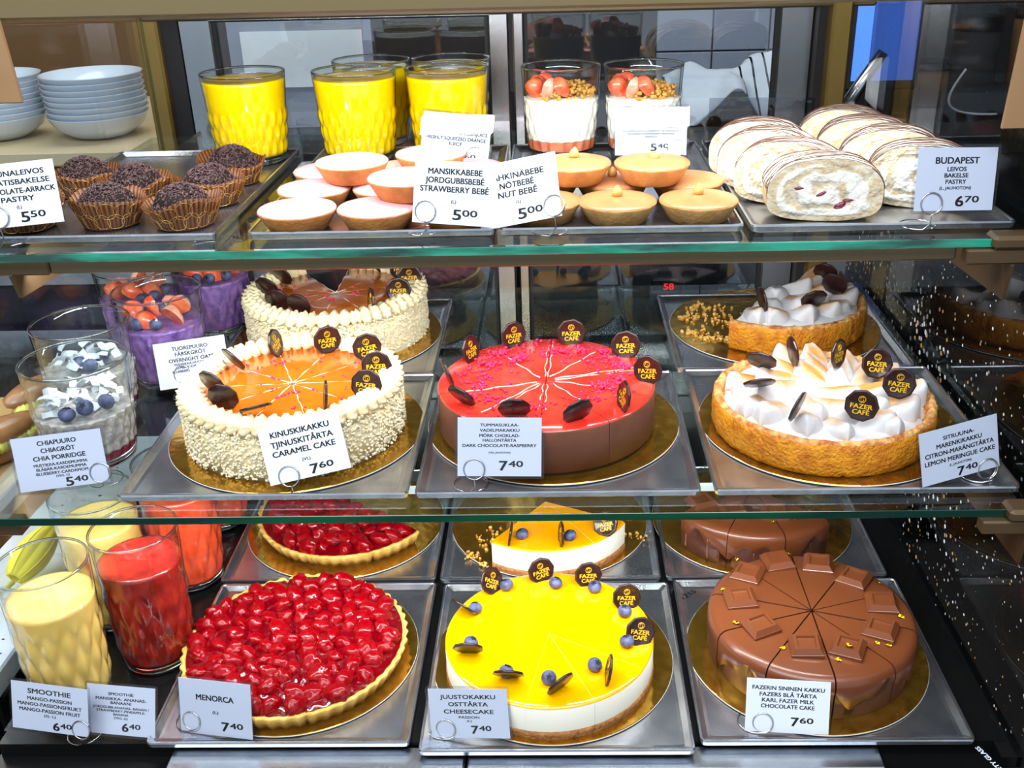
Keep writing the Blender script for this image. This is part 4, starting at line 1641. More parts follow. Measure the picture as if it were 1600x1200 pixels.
TZ = ZT - .0072
random.seed(3)
PINK = [(-.3005, 1.149, 0, 'pink iced tart at the front left tray corner, alone on its spot'),
        (-.2085, 1.149, 0, 'pink iced tart in the front row, left of the strawberry price card'),
        (-.115, 1.152, 0, 'pink iced tart hidden behind the strawberry price card, in the front row'),
        (-.3000, 1.242, 0, 'pink iced tart in the second row at the left tray edge'),
        (-.207, 1.243, 0, 'pink iced tart in the second row, under the stacked pale tarts'),
        (-.115, 1.245, 0, 'pink iced tart in the second row, behind the strawberry price card'),
        (-.3010, 1.334, 0, 'pink iced tart in the third row at the left tray edge'),
        (-.205, 1.336, 0, 'pink iced tart in the third row, before the middle juice glass'),
        (-.115, 1.338, 0, 'pink iced tart in the third row, below the juice price card'),
        (-.2545, 1.262, 1, 'pale iced tart stacked on top, left of the upper three'),
        (-.1760, 1.178, 1, 'pale iced tart stacked on top, touching the strawberry price card'),
        (-.1600, 1.300, 1, 'pale iced tart stacked on top, below the orange juice price card')]
for x, y, lv, lb in PINK:
    tart('pink', lb, x, y, TZ + .0276 * lv)
NUT = [(.0690, 1.160, 0, 'hazelnut tart in the middle of the front row', (0, 0, 0, 0)),
       (.1625, 1.160, 0, 'hazelnut tart at the right end of the front row', (0, .002, 0, 0)),
       (-.0180, 1.166, 0, 'hazelnut tart half hidden behind the nut price card', (0, 0, 0, 0)),
       (.1600, 1.252, 0, 'hazelnut tart behind the front right one, at the tray edge', (-.012, 0, 30, 40)),
       (.0680, 1.253, 0, 'hazelnut tart in the second row, glimpsed between the stacked tarts', (0, .0, 10, 0)),
       (-.0180, 1.258, 0, 'hazelnut tart at the left of the second row', (0, 0, 0, 20)),
       (.0200, 1.232, 1, 'hazelnut tart stacked on top, beside the nut price card', (0, .002, 0, 8)),
       (.1140, 1.226, 1, 'hazelnut tart stacked on top, below the yogurt price card', (-.002, .002, 20, 60))]
for x, y, lv, lb, nut in NUT:
    tart('nut', lb, x, y, TZ + .0284 * lv, nut)


# ------------------------------------------------------------------ chocolate-arrack pastries
def arrack(label, x, y, seed, tilt=0.0, squash=1.0):
    random.seed(seed)
    t = thing('arrack_pastry', label, 'pastry', (x, y, TZ), random.uniform(0, 6), group='chocolate-arrack pastries in paper cups')
    m = MB()

    def fn(a, i, r, z):
        return r * (1 + .05 * noise.noise((cos(a) * 1.5, sin(a) * 1.5, seed + z * 30))), z * (1 + .06 * noise.noise((cos(a) * 1.2, sin(a) * 1.2, seed + 4)))
    m.lathe([(0, .001), (.024, .001), (.029, .008), (.0315, .018), (.0310, .028), (.0265, .038), (.017, .0445), (.007, .0468), (0, .047)], 40, fn=fn)
    m.build('chocolate_ball', 'arrack', t)
    m = MB()
    for k in range(1150):
        a = random.uniform(0, 2 * pi)
        ph = math.acos(1 - random.random() * .86)
        rr = .0312
        ax = (.0315 * sin(ph) + .001, .0315 * sin(ph) + .001)
        p = Vector((.0315 * sin(ph) * cos(a), .0315 * sin(ph) * sin(a), .0165 + .0310 * cos(ph)))
        nrm = Vector((p.x, p.y, p.z - .0165)).normalized()
        d = Vector((random.gauss(0, 1), random.gauss(0, 1), random.gauss(0, 1)))
        d = (d - nrm * d.dot(nrm) * .75).normalized()
        L = random.uniform(.0028, .0048)
        q = p + nrm * random.uniform(.0012, .0030)
        m.tube([q - d * L / 2, q + d * L / 2], .00062, n=4)
    m.build('chocolate_sprinkles', 'sprinkle', t, stuff=True)
    # pleated paper cup
    m = MB()
    n, np_ = 264, 44
    vs, at = [], []
    prof = [(0, 0), (.0300, 0), (.0318, .002), (.0356, .011), (.0402, .022), (.0448, .0335)]
    k = len(prof)
    for j in range(n):
        a = 2 * pi * j / n
        pl = cos(a * np_)
        wob = 1 + .10 * noise.noise((cos(a) * 1.3, sin(a) * 1.3, seed * 1.7))
        hh = 1 + .34 * noise.noise((cos(a) * 1.1, sin(a) * 1.1, seed * 2.3))
        for i, (r, z) in enumerate(prof):
            q = i / (k - 1)
            vs.append(((r * (wob if i > 1 else 1) + .0010 * pl * q) * cos(a), (r * (wob if i > 1 else 1) + .0010 * pl * q) * sin(a), z * hh + .0003))
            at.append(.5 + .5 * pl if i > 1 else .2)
    fs = []
    for j in range(n):
        for i in range(k - 1):
            fs.append((j * k + i, ((j + 1) % n) * k + i, ((j + 1) % n) * k + i + 1, j * k + i + 1))
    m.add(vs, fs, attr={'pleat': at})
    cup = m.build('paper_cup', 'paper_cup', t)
    md = cup.modifiers.new('thickness', 'SOLIDIFY')
    md.thickness = .0003
    # printed gold circles on the outside of the cup
    m = MB()
    for q in range(14):
        for row in (.0105, .0225):
            ac = 2 * pi * (q + (.5 if row > .015 else 0)) / 14
            pts = []
            for s in range(20):
                b = 2 * pi * s / 20
                z = row + .0088 * sin(b)
                z = max(.003, z)
                a = ac + .0100 * cos(b) / .037
                wob = 1 + .10 * noise.noise((cos(a) * 1.3, sin(a) * 1.3, seed * 1.7))
                hh = 1 + .34 * noise.noise((cos(a) * 1.1, sin(a) * 1.1, seed * 2.3))
                r = (.0318 + (.0448 - .0318) * (z - .002) / .0315) * wob + .0010 * cos(a * np_) * (.4 + .6 * z / .03) + .0004
                pts.append((r * cos(a), r * sin(a), z * hh))
            m.tube(pts, .00026, n=4, closed=True)
    m.build('gold_pattern', 'gold_foil', cup)
    return t


arrack('chocolate pastry in a brown paper cup, front left, beside its price card', -.5320, 1.176, 1)
arrack('chocolate pastry in a brown paper cup with gold circles, at the front right tray corner', -.4400, 1.168, 2)
arrack('chocolate pastry in a brown paper cup, second row, behind the front left one', -.5330, 1.272, 3)
arrack('chocolate pastry in a brown paper cup, second row at the right tray edge', -.4370, 1.264, 4)
arrack('chocolate pastry in a brown paper cup, last row, before the left juice glass', -.4380, 1.372, 5)
arrack('chocolate pastry in a brown paper cup, just right of and behind the arrack price card', -.6180, 1.318, 6)
arrack('chocolate pastry in a brown paper cup, front row, hidden by the arrack price card', -.6300, 1.168, 7)


# ------------------------------------------------------------------ cream roll slices
P('roll_swirl_base', (250, 246, 234))
attr_mat('roll_cut', 'sponge', (236, 232, 220), (206, 184, 144), rough=0.75, pos=(0.2, 0.95), bump=0.9, bscale=120, mottle=1.1)


def roll_slice(label, x, y, rz, w, h, th, seed, lean=0):
    random.seed(seed)
    t = thing('cream_roll_slice', label, 'pastry', (x, y, TZ), radians(rz), group='sugared cream roll slices')
    t.rotation_euler = (radians(lean), 0, radians(rz))
    nt, ny = 72, 9

    def outline(a):
        # flat-bottomed round loaf
        cx, cz = cos(a), sin(a)
        X = w / 2 * (abs(cx) ** .86) * (1 if cx > 0 else -1)
        Z = h * .46 + (h * .54 if cz > 0 else h * .46) * (abs(cz) ** (.92 if cz > 0 else .45)) * (1 if cz > 0 else -1)
        return X, Z
    m = MB()
    vs, fs = [], []
    for i in range(ny):
        yy = -th / 2 + th * i / (ny - 1)
        e = 1 - .020 * (abs(2 * i / (ny - 1) - 1) ** 4)
        for j in range(nt):
            a = 2 * pi * j / nt
            X, Z = outline(a)
            k = 1 + .018 * noise.noise((cos(a) * 2.2, sin(a) * 2.2, seed + yy * 18)) + .010 * noise.noise((cos(a) * 8, sin(a) * 8, seed + yy * 60))
            vs.append((X * k * e, yy + .003 * noise.noise((X * 20, Z * 20, seed)), h * .46 + (Z - h * .46) * k * e))
    o = m.add(vs, [])
    for i in range(ny - 1):
        for j in range(nt):
            a = 2 * pi * (j + .5) / nt
            X, Z = outline(a)
            top = Z > h * (.50 + .12 * noise.noise((X * 30, i * .7, seed)))
            m.f.append((o + i * nt + j, o + i * nt + (j + 1) % nt, o + (i + 1) * nt + (j + 1) % nt, o + (i + 1) * nt + j))
            m.m.append(0 if top else 1)
            m.s.append(True)
    m.build('rolled_meringue', ['roll_sugar', 'roll_side'], t)
    # cut faces with a swirl of cream
    for sgn in (-1, 1):
        m = MB()
        vs, at = [], []
        nr = 26
        for q in range(nr):
            k = q / (nr - 1)
            for j in range(nt):
                a = 2 * pi * j / nt
                X, Z = outline(a)
                e = .975
                px, pz = X * k * e, h * .46 + (Z - h * .46) * k * e
                sp = k + .10 * noise.noise((px * 45, pz * 45, seed)) + .06 * noise.noise((px * 120, pz * 120, seed))
                band = (sp * 2.15 + a / (2 * pi) * 1.0) % 1.0
                s = 1.0 if (k > .80 or band > .60) else 0.0
                if k < .16:
                    s = 0.2
                vs.append((px, sgn * (th / 2 + .0008 + .0022 * noise.noise((px * 60, pz * 60, seed + 1)) + (.0010 if s < .5 else 0)) + .003 * noise.noise((X * 20, Z * 20, seed)) * k, pz))
                at.append(s * .8 + .2 * noise.noise((px * 200, pz * 200, seed)))
        fs = []
        for q in range(nr - 1):
            for j in range(nt):
                fs.append((q * nt + j, q * nt + (j + 1) % nt, (q + 1) * nt + (j + 1) % nt, (q + 1) * nt + j))
        m.add(vs, fs, attr={'sponge': at})
        m.build('cut_face', 'roll_cut', t)
    # fruit pieces in the front face
    m = MB()
    for q in range(4):
        px, pz = random.uniform(-.3, .3) * w, h * random.uniform(.15, .6)
        m.sphere((px, -th / 2 - .0006, pz), (random.uniform(.003, .008), .0024, random.uniform(.002, .004)), 10, 6, rot=Matrix.Rotation(random.uniform(-.5, .5), 3, 'Y'))
    m.build('berry_piece', 'jam', t)
    # thin chocolate lines over the crust
    m = MB()
    nl = 8
    for q in range(nl):
        y0 = -th / 2 + th * (q + .5) / nl
        sl = random.uniform(-.008, .016)
        pts = []
        for s in range(30):
            a = pi * (.03 + .94 * s / 29)
            X, Z = outline(a)
            yy = max(-th / 2 + .001, min(th / 2 - .001, y0 + sl * cos(a) + .0016 * sin(s * .9 + q * 2)))
            k = 1 + .018 * noise.noise((cos(a) * 2.2, sin(a) * 2.2, seed + yy * 18)) + .010 * noise.noise((cos(a) * 8, sin(a) * 8, seed + yy * 60))
            e = (1 - .020 * (abs(2 * yy / th) ** 4)) * 1.006
            pts.append((X * k * e, yy + .003 * noise.noise((X * 20, Z * 20, seed)), h * .46 + (Z - h * .46) * k * e + .0003))
        m.tube(pts, .00040, n=5)
    m.build('chocolate_line', 'choc_line', t)
    return t


roll_slice('sugared cream roll slice, frontmost, showing its cut face with berry bits', .3030, 1.163, -4, .132, .0720, .046, 1)
roll_slice('sugared cream roll slice, second in the left row behind the frontmost', .2800, 1.228, -20, .128, .0745, .046, 2)
roll_slice('sugared cream roll slice, third in the left row, against the nut tarts', .2680, 1.288, -26, .126, .0760, .044, 3)
roll_slice('sugared cream roll slice, fourth and last in the left row', .2640, 1.346, -24, .124, .0760, .044, 4)
roll_slice('sugared cream roll slice, first in the right row, behind the Budapest price card', .4300, 1.208, -16, .124, .0740, .046, 5)
roll_slice('sugared cream roll slice, second in the right row', .4130, 1.274, -18, .124, .0780, .050, 6)
roll_slice('sugared cream roll slice, third in the right row', .3990, 1.338, -18, .124, .0790, .046, 7)
roll_slice('sugared cream roll slice, last in the right row, nearest the rear doors', .3880, 1.402, -16, .124, .0790, .046, 8)
# clear film sheets standing behind the rolls
m = MB()
m.box(-.075, .075, -.0004, .0004, 0, .075)
o = m.build('plastic_sheet', 'plastic_film', None, (.295, 1.50, TZ), )
o.rotation_euler = (radians(-6), 0, radians(-4))
tag(o, 'clear plastic sheet standing behind the left row of cream rolls', 'sheet')


# ------------------------------------------------------------------ tumblers
def profile_out(R, h, k, q):
    return R * (k + (1 - k) * (q ** .8))


def pat(a, z, h, n, lo, hi, amp):
    q = z / h
    if q < lo or q > hi:
        return 0
    f = min(1, (q - lo) / .04, (hi - q) / .04)
    s = n * a / 2
    w = z / h * 9.0
    return amp * f * (abs(sin(s + w)) * abs(sin(s - w)) * 1.6 - .6)


def tumbler(label, kind, x, y, z, R, h, k, lo=.06, hi=.62, n=22, name='juice_glass', cat='glass', group=None, rz=0, wall=.0026, foot=.012, amp=.0017):
    t = thing(name, label, cat, (x, y, z), rz, group)
    m = MB()
    rows = 44
    prof = [(0, .0006), (R * k * .94, 0)] + [(profile_out(R, h, k, i / rows), max(.0015, h * i / rows)) for i in range(rows + 1)]
    nn = len(prof)
    prof += [(R - wall * .35, h + .0011), (R - wall, h)]
    prof += [(profile_out(R, h, k, q) - wall, h * q) for q in (.9, .8, .65, .5, .35, .2) if h * q > foot + .002]
    prof += [(profile_out(R, h, k, foot / h) - wall - .002, foot), (0, foot - .001)]

    def fn(a, i, r, zz):
        if 1 < i < nn:
            return r + pat(a, zz, h, n, lo, hi, amp), zz
        return r, zz
    m.lathe(prof, 132, fn=fn)
    g = m.build('glass_wall', 'tumbler_glass', t)
    m = MB()
    m.tube([((R - wall * .5) * cos(2 * pi * i / 72), (R - wall * .5) * sin(2 * pi * i / 72), h + .0004) for i in range(72)], .0017, n=10, closed=True)
    m.build('rim', 'rim_glass', g)
    m = MB()
    rf = R * k
    m.lathe([(0, .0009), (rf * .9, .0009), (rf - .0012, .0022), (rf - .0014, foot * .8), (rf - wall - .0024, foot - .0006), (0, foot - .0016)], 64)
    m.build('foot', 'rim_glass', g)
    return t, wall


def fill(t, name, mat, R, h, k, z0, z1, lo=.06, hi=.62, n=22, amp=.0017, dome=0.0, gap=.0010, top=None, rough=0.0, seed=0):
    m = MB()
    rows = 26
    prof = [(0, z0)]
    for i in range(rows + 1):
        zz = z0 + (z1 - z0) * i / rows
        prof.append((profile_out(R, h, k, zz / h) - gap, zz))
    for q in (.92, .8, .6, .4, .2, 0):
        prof.append(((profile_out(R, h, k, z1 / h) - gap) * q, z1 + dome * (1 - q * q) - (.0 if q < .9 else .0002)))
    e = rows + 2

    def fn(a, i, r, zz):
        if 0 < i < e:
            return r + pat(a, zz, h, n, lo, hi, amp), zz
        if rough and i >= e:
            zz += rough * noise.noise((r * cos(a) * 90, r * sin(a) * 90, seed)) * (1 if r > 1e-6 else 0)
        return r, zz
    m.lathe(prof, 132, fn=fn)
    return m.build(name, mat, t)


GZ = ZT - .0072
for lb, x, y, z in (('glass of orange juice on the left, standing behind the chocolate pastries', -.4460, 1.497, GZ),
                    ('glass of orange juice in the middle of the front juice row', -.2865, 1.496, GZ),
                    ('glass of orange juice behind its own price card', -.1555, 1.503, GZ),
                    ('glass of orange juice behind the middle one', -.2840, 1.628, ZT - .0116),
                    ('glass of orange juice behind the one with the price card', -.1610, 1.630, ZT - .0116)):
    random.seed(int(x * 1e4))
    t, w = tumbler(lb, 'juice', x, y, z, .0597, .1255, .80, group='glasses of orange juice', rz=random.uniform(0, 6), amp=.0022)
    fill(t, 'orange_juice', 'juice', .0597, .1255, .80, .0125, .1170, amp=.0022)


def straw_piece(parent, loc, rot, s, mat='strawberry'):
    """half a strawberry, the cut face paler"""
    m = MB()
    prof = [(0, -.0165), (.004, -.0145), (.0085, -.008), (.0112, -.001), (.0118, .005), (.0098, .0105), (.005, .0128), (0, .0130)]
    prof = [(r * s, z * s) for r, z in prof]
    m.lathe(prof, 16, a0=0, a1=pi, closed=False)
    poly = [(r, -.0002, z) for r, z in prof] + [(-r, -.0002, z) for r, z in prof[-2:0:-1]]
    m.add(poly, [tuple(range(len(poly)))], 1, False)
    o = m.build('strawberry_piece', ['strawberry', 'strawberry_cut'] if mat == 'strawberry' else ['strawberry_cut', 'strawberry_flesh'], parent, loc)
    o.rotation_euler = rot
    return o


def nuggets(parent, name, mat, spots, rmin, rmax, flat=.5):
    m = MB()
    crumbs(m, spots, rmin, rmax, flat=flat)
    return m.build(name, mat, parent, stuff=True)


for i, (lb, x, y) in enumerate((('glass of yogurt with granola and strawberry, on the left', .0070, 1.503), ('glass of yogurt with granola and strawberry, behind the yogurt price card', .1240, 1.497))):
    random.seed(90 + i)
    R, h, k = .0565, .1250, .82
    t, w = tumbler(lb, 'yogurt', x, y, GZ, R, h, k, lo=.04, hi=.74, n=20, name='yogurt_glass', group='glasses of layered yogurt')
    fill(t, 'strawberry_jam', 'jam_pink', R, h, k, .0125, .026, lo=.04, hi=.74, n=20)
    fill(t, 'yogurt', 'yogurt', R, h, k, .0262, .082, lo=.04, hi=.74, n=20, dome=.006)
    sp = []
    for q in range(330):
        a, r = random.uniform(0, 2 * pi), .047 * sqrt(random.random())
        px, py = r * cos(a), r * sin(a)
        if px < -.012 + .5 * py:
            continue
        sp.append((px, py, .083 + random.random() * (.024 - .25 * r) * (1 - abs(px - .02) * 6)))
    nuggets(t, 'granola', 'granola', sp, .0022, .0046, .7)
    for q, (a, r, rx, ry) in enumerate(((196, .037, .3, .5), (238, .038, -.4, .2), (160, .036, .2, -.5), (268, .036, .7, .6), (128, .036, .3, .1))):
        a = radians(a)
        straw_piece(t, (r * cos(a), r * sin(a), .096 + .004 * (q % 2)), (rx, ry, a), 1.15, 'strawberry' if q != 1 else 'strawberry_flesh')

# chia and oats on the middle shelf
SZ = ZM - .0117


def flakes(parent, n, R, z, seed, spread=.012, s=1.0):
    random.seed(seed)
    m = MB()
    for q in range(n):
        a, r = random.uniform(0, 2 * pi), R * sqrt(random.random())
        c = Vector((r * cos(a), r * sin(a), z + random.uniform(0, spread)))
        L, Wd = random.uniform(.008, .017) * s, random.uniform(.004, .008) * s
        cv = random.uniform(.001, .004)
        Rm = Matrix.Rotation(random.uniform(0, 6.3), 3, 'Z') @ Matrix.Rotation(random.uniform(-1.1, 1.1), 3, 'X') @ Matrix.Rotation(random.uniform(-.5, .5), 3, 'Y')
        vs, fs = [], []
        for i in range(6):
            u = i / 5
            for v in (-1, 1):
                for th_ in (0, .0005):
                    vs.append(c + Rm @ Vector((L * (u - .5), Wd * .5 * v * (1 + .2 * sin(5 * u + q)), cv * sin(pi * u) * 2 + th_)))
        for i in range(5):
            o = i * 4
            fs += [(o, o + 4, o + 6, o + 2), (o + 1, o + 3, o + 7, o + 5), (o, o + 1, o + 5, o + 4), (o + 2, o + 6, o + 7, o + 3)]
        fs += [(0, 2, 3, 1), (20, 21, 23, 22)]
        m.add(vs, fs, 0, False)
    return m.build('coconut_flakes', 'coconut', parent, stuff=True)


for i, (lb, x, y) in enumerate((('glass of chia porridge with coconut and blueberries, nearest, behind its price card', -.5800, 1.105), ('glass of chia porridge with coconut flakes, behind the nearest one', -.6230, 1.225))):
    random.seed(120 + i)
    R, h, k = .0620, .1300, .80
    t, w = tumbler(lb, 'chia', x, y, SZ, R, h, k, lo=.06, hi=.66, n=24, name='dessert_glass', group='glasses of chia porridge', rz=.4 * i, amp=.0021)
    fill(t, 'blueberry_jam', 'jam', R, h, k, .0125, .022, lo=.06, hi=.66, n=24)
    fill(t, 'chia_porridge', 'chia', R, h, k, .0222, .070, lo=.06, hi=.66, n=24, amp=.0021, rough=.002)
    flakes(t, 34, .044, .072, 5 + i, .018, 1.55)
    for bx, by in (((.022, -.040), (.041, -.024), (.004, -.050)) if i == 0 else ((-.010, -.020), (.004, -.034), (.018, -.012))):
        blueberry(t, bx, by, .086 if i == 0 and bx > .01 else .082, (random.uniform(-1, 1), random.uniform(-1, 1), 0), 1.05)

for i, (lb, x, y) in enumerate((('glass of purple overnight oats with strawberries, behind its price card', -.5620, 1.337),
                                ('glass of purple overnight oats at the right of the back pair', -.5655, 1.485),
                                ('glass of purple overnight oats at the left pane, back row', -.6250, 1.400 + .055))):
    random.seed(140 + i)
    R, h, k = .0605 if i < 2 else .058, .1330, .80
    if i == 1:
        x = -.5480
        y = 1.526
    if i == 2:
        x, y = -.6320, 1.438
    t, w = tumbler(lb, 'oats', x, y, SZ, R, h, k, lo=.05, hi=.86, n=24, name='dessert_glass', group='glasses of purple overnight oats', rz=.7 * i, amp=.0021)
    fill(t, 'overnight_oats', 'oats', R, h, k, .0125, .088, lo=.05, hi=.86, n=24, amp=.0021, rough=.003)
    for q, (a, r, rx, ry) in enumerate(((255, .030, 1.2, .4), (320, .032, .6, -.4), (200, .034, .9, .3), (80, .030, .4, .2), (120, .030, -.3, .4), (20, .026, .5, .9))):
        a = radians(a)
        straw_piece(t, (r * cos(a), r * sin(a), .097 + .004 * (q % 3)), (rx, ry, a), 1.2, 'strawberry' if q % 2 == 0 else 'strawberry_flesh')
    for bx, by in ((-.034, -.026), (.008, -.040), (-.018, -.038), (.0, .02)):
        blueberry(t, bx, by, .097, (random.uniform(-1, 1), random.uniform(-1, 1), 0), .95)

# smoothies on the bottom deck
DZ = ZB - .0123
for i, (lb, nm, mat, x, y, lv) in enumerate((('tall glass of yellow mango smoothie, nearest, above its price card', 'mango_smoothie', 'yellow_smoothie', -.6290, 1.012, .154),
                                             ('tall glass of yellow mango smoothie, behind the nearest one', 'mango_smoothie', 'yellow_smoothie', -.6350, 1.174, .160),
                                             ('tall glass of red strawberry smoothie, front one beside the raspberry tart', 'strawberry_smoothie', 'red_smoothie', -.5445, 1.086, .158),
                                             ('tall glass of coral strawberry smoothie, behind the front red one', 'strawberry_smoothie', 'coral_smoothie', -.5560, 1.262, .158),
                                             ('tall glass of coral strawberry smoothie, last of its row', 'strawberry_smoothie', 'coral_smoothie', -.5620, 1.420, .158))):
    R, h, k = .0550, .2030, .82
    t, w = tumbler(lb, 'smoothie', x, y, DZ, R, h, k, lo=.10, hi=.66, n=14, name='smoothie_glass', group='tall glasses of smoothie', rz=.9 * i, foot=.014, amp=.0026)
    fill(t, nm, mat, R, h, k, .0145, lv, lo=.10, hi=.66, n=14, amp=.0026, rough=.0008, seed=i)

# ------------------------------------------------------------------ behind and beside the case
# left neighbour: worktop with bowls, stone counter, pastries
def slab(name, label, cat, mat, *a, bev=0.002, group=None):
    m = MB()
    m.box(*a, bev=bev)
    return tag(m.build(name, mat), label, cat, group)


t = thing('work_counter', 'pale wooden work counter to the left behind the side pane', 'counter', (-1.4, 2.2, 0))
m = MB()
m.box(-.9, .66, -.26, .36, 1.104, 1.132, bev=.003)
m.build('worktop', 'worktop', t)
m = MB()
m.box(-.88, .64, -.22, .34, .02, 1.104)
m.build('counter_cabinet', 'dark_steel', t)
m = MB()
m.box(-.88, .62, -.245, -.222, .86, .905)
m.box(-.88, .62, -.245, -.222, .70, .76)
m.build('steel_trim', 'steel', t)


def bowl_mesh():
    m = MB()
    m.lathe([(0, 0), (.045, 0), (.060, .006), (.084, .022), (.097, .044), (.0985, .046), (.0955, .046), (.080, .025), (.055, .009), (0, .006)], 48)
    return m.mesh('bowl', 'porcelain')


BOWL = bowl_mesh()
k = 0
NUMW = ['lowest', 'second from the bottom', 'third from the bottom', 'fourth from the bottom', 'fifth from the bottom', 'sixth from the bottom', 'seventh from the bottom', 'topmost']
for sx, lbs in ((-.925, 'right stack behind the side pane'), (-1.135, 'left stack behind the side pane')):
    for q in range(8):
        o = obj('bowl', BOWL, None, (sx + random.uniform(-.002, .002), 2.09, 1.1325 + .0112 * q))
        tag(o, 'white bowl, %s in the %s' % (NUMW[q], lbs), 'bowl', 'stacked white bowls')
# a wooden cupboard wall far behind the bowls
slab('cupboard', 'brown wooden cupboard standing behind the bowls', 'cupboard', 'room_brown', -1.75, -.98, 2.75, 3.2, .02, 1.62)

t = thing('stone_counter', 'white speckled stone counter beside the bottom left of the case', 'counter', (-1.1, 1.35, 0))
m = MB()
m.box(-.40, .352, -.50, .36, .605, .640, bev=.003)
m.build('stone_top', 'terrazzo', t)
m = MB()
m.box(-.38, .32, -.46, .36, .02, .605)
m.build('counter_base', 'dark_steel', t)
random.seed(12)
m = MB()
for q in range(240):
    px, py = random.uniform(-.39, .345), random.uniform(-.49, .35)
    r = random.uniform(.0015, .006)
    n = random.randint(5, 8)
    m.prism([(px + r * random.uniform(.6, 1) * cos(2 * pi * i / n), py + r * .7 * random.uniform(.6, 1) * sin(2 * pi * i / n)) for i in range(n)], .6395, .6403)
m.build('stone_flecks', 'dark_steel', t, stuff=True)

t = thing('side_shelf', 'light shelf of pastries seen through the left side pane', 'shelf', (-.98, 1.3, 0))
m = MB()
m.box(-.25, .262, -.35, .16, .838, .846, bev=.001)
m.build('shelf_board', 'kraft', t)
m = MB()
m.box(-.25, -.235, -.35, .15, .641, .838)
m.build('shelf_leg', 'steel', t)
m = MB()
m.box(.20, .212, -.34, -.32, .641, .838)
m.build('shelf_leg', 'steel', t)


def eclair(label, x, y, rz, s=1.0):
    t = thing('filled_bun', label, 'pastry', (x, y, .8465), radians(rz), group='cream-filled brown buns')
    m = MB()
    m.sphere((0, 0, .013), (.060 * s, .026 * s, .015), 24, 12, fn=lambda d: 1 + .05 * noise.noise(d * 3))
    m.build('bun_bottom', 'eclair', t)
    m = MB()
    m.sphere((0, 0, .041), (.062 * s, .028 * s, .017), 24, 12, fn=lambda d: 1 + .06 * noise.noise(d * 3 + Vector((4, 0, 0))))
    m.build('bun_top', 'eclair', t)
    m = MB()
    for q in range(7):
        m.sphere((-.045 + .015 * q, -.014, .029), (.012, .016, .011), 12, 8, fn=lambda d: 1 + .12 * cos(6 * atan2(d.y, d.x)))
    m.build('cream_filling', 'pistachio_cream', t)


eclair('brown bun with yellow cream, beside the nearest chia glass', -.790, 1.262, 62)
eclair('brown bun with yellow cream, farther back behind the side pane', -.800, 1.400, 70)
eclair('brown bun with yellow cream, nearest, at the left picture edge', -.800, 1.120, 50)

t = thing('yellow_tulip', 'yellow flower lying on pale paper at the left pane', 'flower', (-.800, 1.215, .655))
for q in range(5):
    m = MB()
    vs, fs = [], []
    for i in range(9):
        u = i / 8
        for j in range(7):
            v = -1 + j / 3
            wd = .026 * sin(pi * (.12 + .80 * u)) ** .7
            vs.append((wd * v, .020 * (1 - v * v * .6) * sin(pi * (.15 + .7 * u)) , .10 * u))
    for i in range(8):
        for j in range(6):
            fs.append((i * 7 + j, i * 7 + j + 1, (i + 1) * 7 + j + 1, (i + 1) * 7 + j))
    m.add(vs, fs)
    o = m.build('petal', 'yellow_petal', t, (0, 0, .015))
    o.rotation_euler = (Matrix.Rotation(radians(40), 3, 'Y') @ Matrix.Rotation(radians(-66), 3, 'X') @ Matrix.Rotation(radians(72 * q), 3, 'Z')).to_euler()
    md = o.modifiers.new('thickness', 'SOLIDIFY')
    md.thickness = .0008
m = MB()
m.tube([(0, -.004, .012), (-.02, -.05, .004), (-.03, -.10, -.004)], .004, n=8)
m.build('stem', 'pistachio_cream', t)
m = MB()
m.lathe([(0, -.012), (.055, -.012), (.060, -.008), (.0595, -.007), (.054, -.0105), (0, -.0105)], 40)
tag(m.build('saucer', 'porcelain', None, (-.812, 1.262, .6525)), 'pale saucer on the speckled stone counter, under the yellow flower', 'saucer')

# kitchen counter behind the doors
t = thing('kitchen_counter', 'dark kitchen counter behind the sliding doors', 'counter', (0.2, 2.5, 0))
m = MB()
m.box(-.95, 1.3, -.28, .45, 1.03, 1.06, bev=.003)
m.build('worktop', 'black', t)
m = MB()
m.box(-.93, 1.28, -.24, .42, .02, 1.03)
m.build('counter_cabinet', 'dark_steel', t)
m = MB()
for q in range(3):
    m.box(-.9 + .62 * q, -.33 + .62 * q, -.255, -.241, .72, .80)
m.build('drawer_front', 'steel', t)

# clipboard-like white sheets hanging on the other side of the left door
t = thing('notice_sheet', 'white paper sheet in a grey frame behind the left sliding door', 'notice', (-.60, 2.49, 1.062))
m = MB()
m.box(-.135, .15, -.001, .001, .095, .222)
m.build('paper', 'white_panel', t)
m = MB()
m.box(-.165, .172, .002, .012, .0, .262)
m.build('frame_board', 'grey_tile', t)
# tiled light panel to the right
t = thing('tiled_panel', 'grey tiled splashback behind the right sliding door', 'splashback', (.43, 2.86, 1.062))
m = MB()
for q in range(3):
    for r in range(3):
        m.box(-.16 + .15 * q, -.014 + .15 * q, 0, .012, .11 * r, .106 + .11 * r, bev=.002)
m.build('tile', 'grey_tile', t)
m = MB()
m.box(-.165, .295, .012, .02, 0, .33)
m.build('backing', 'room_wall', t)


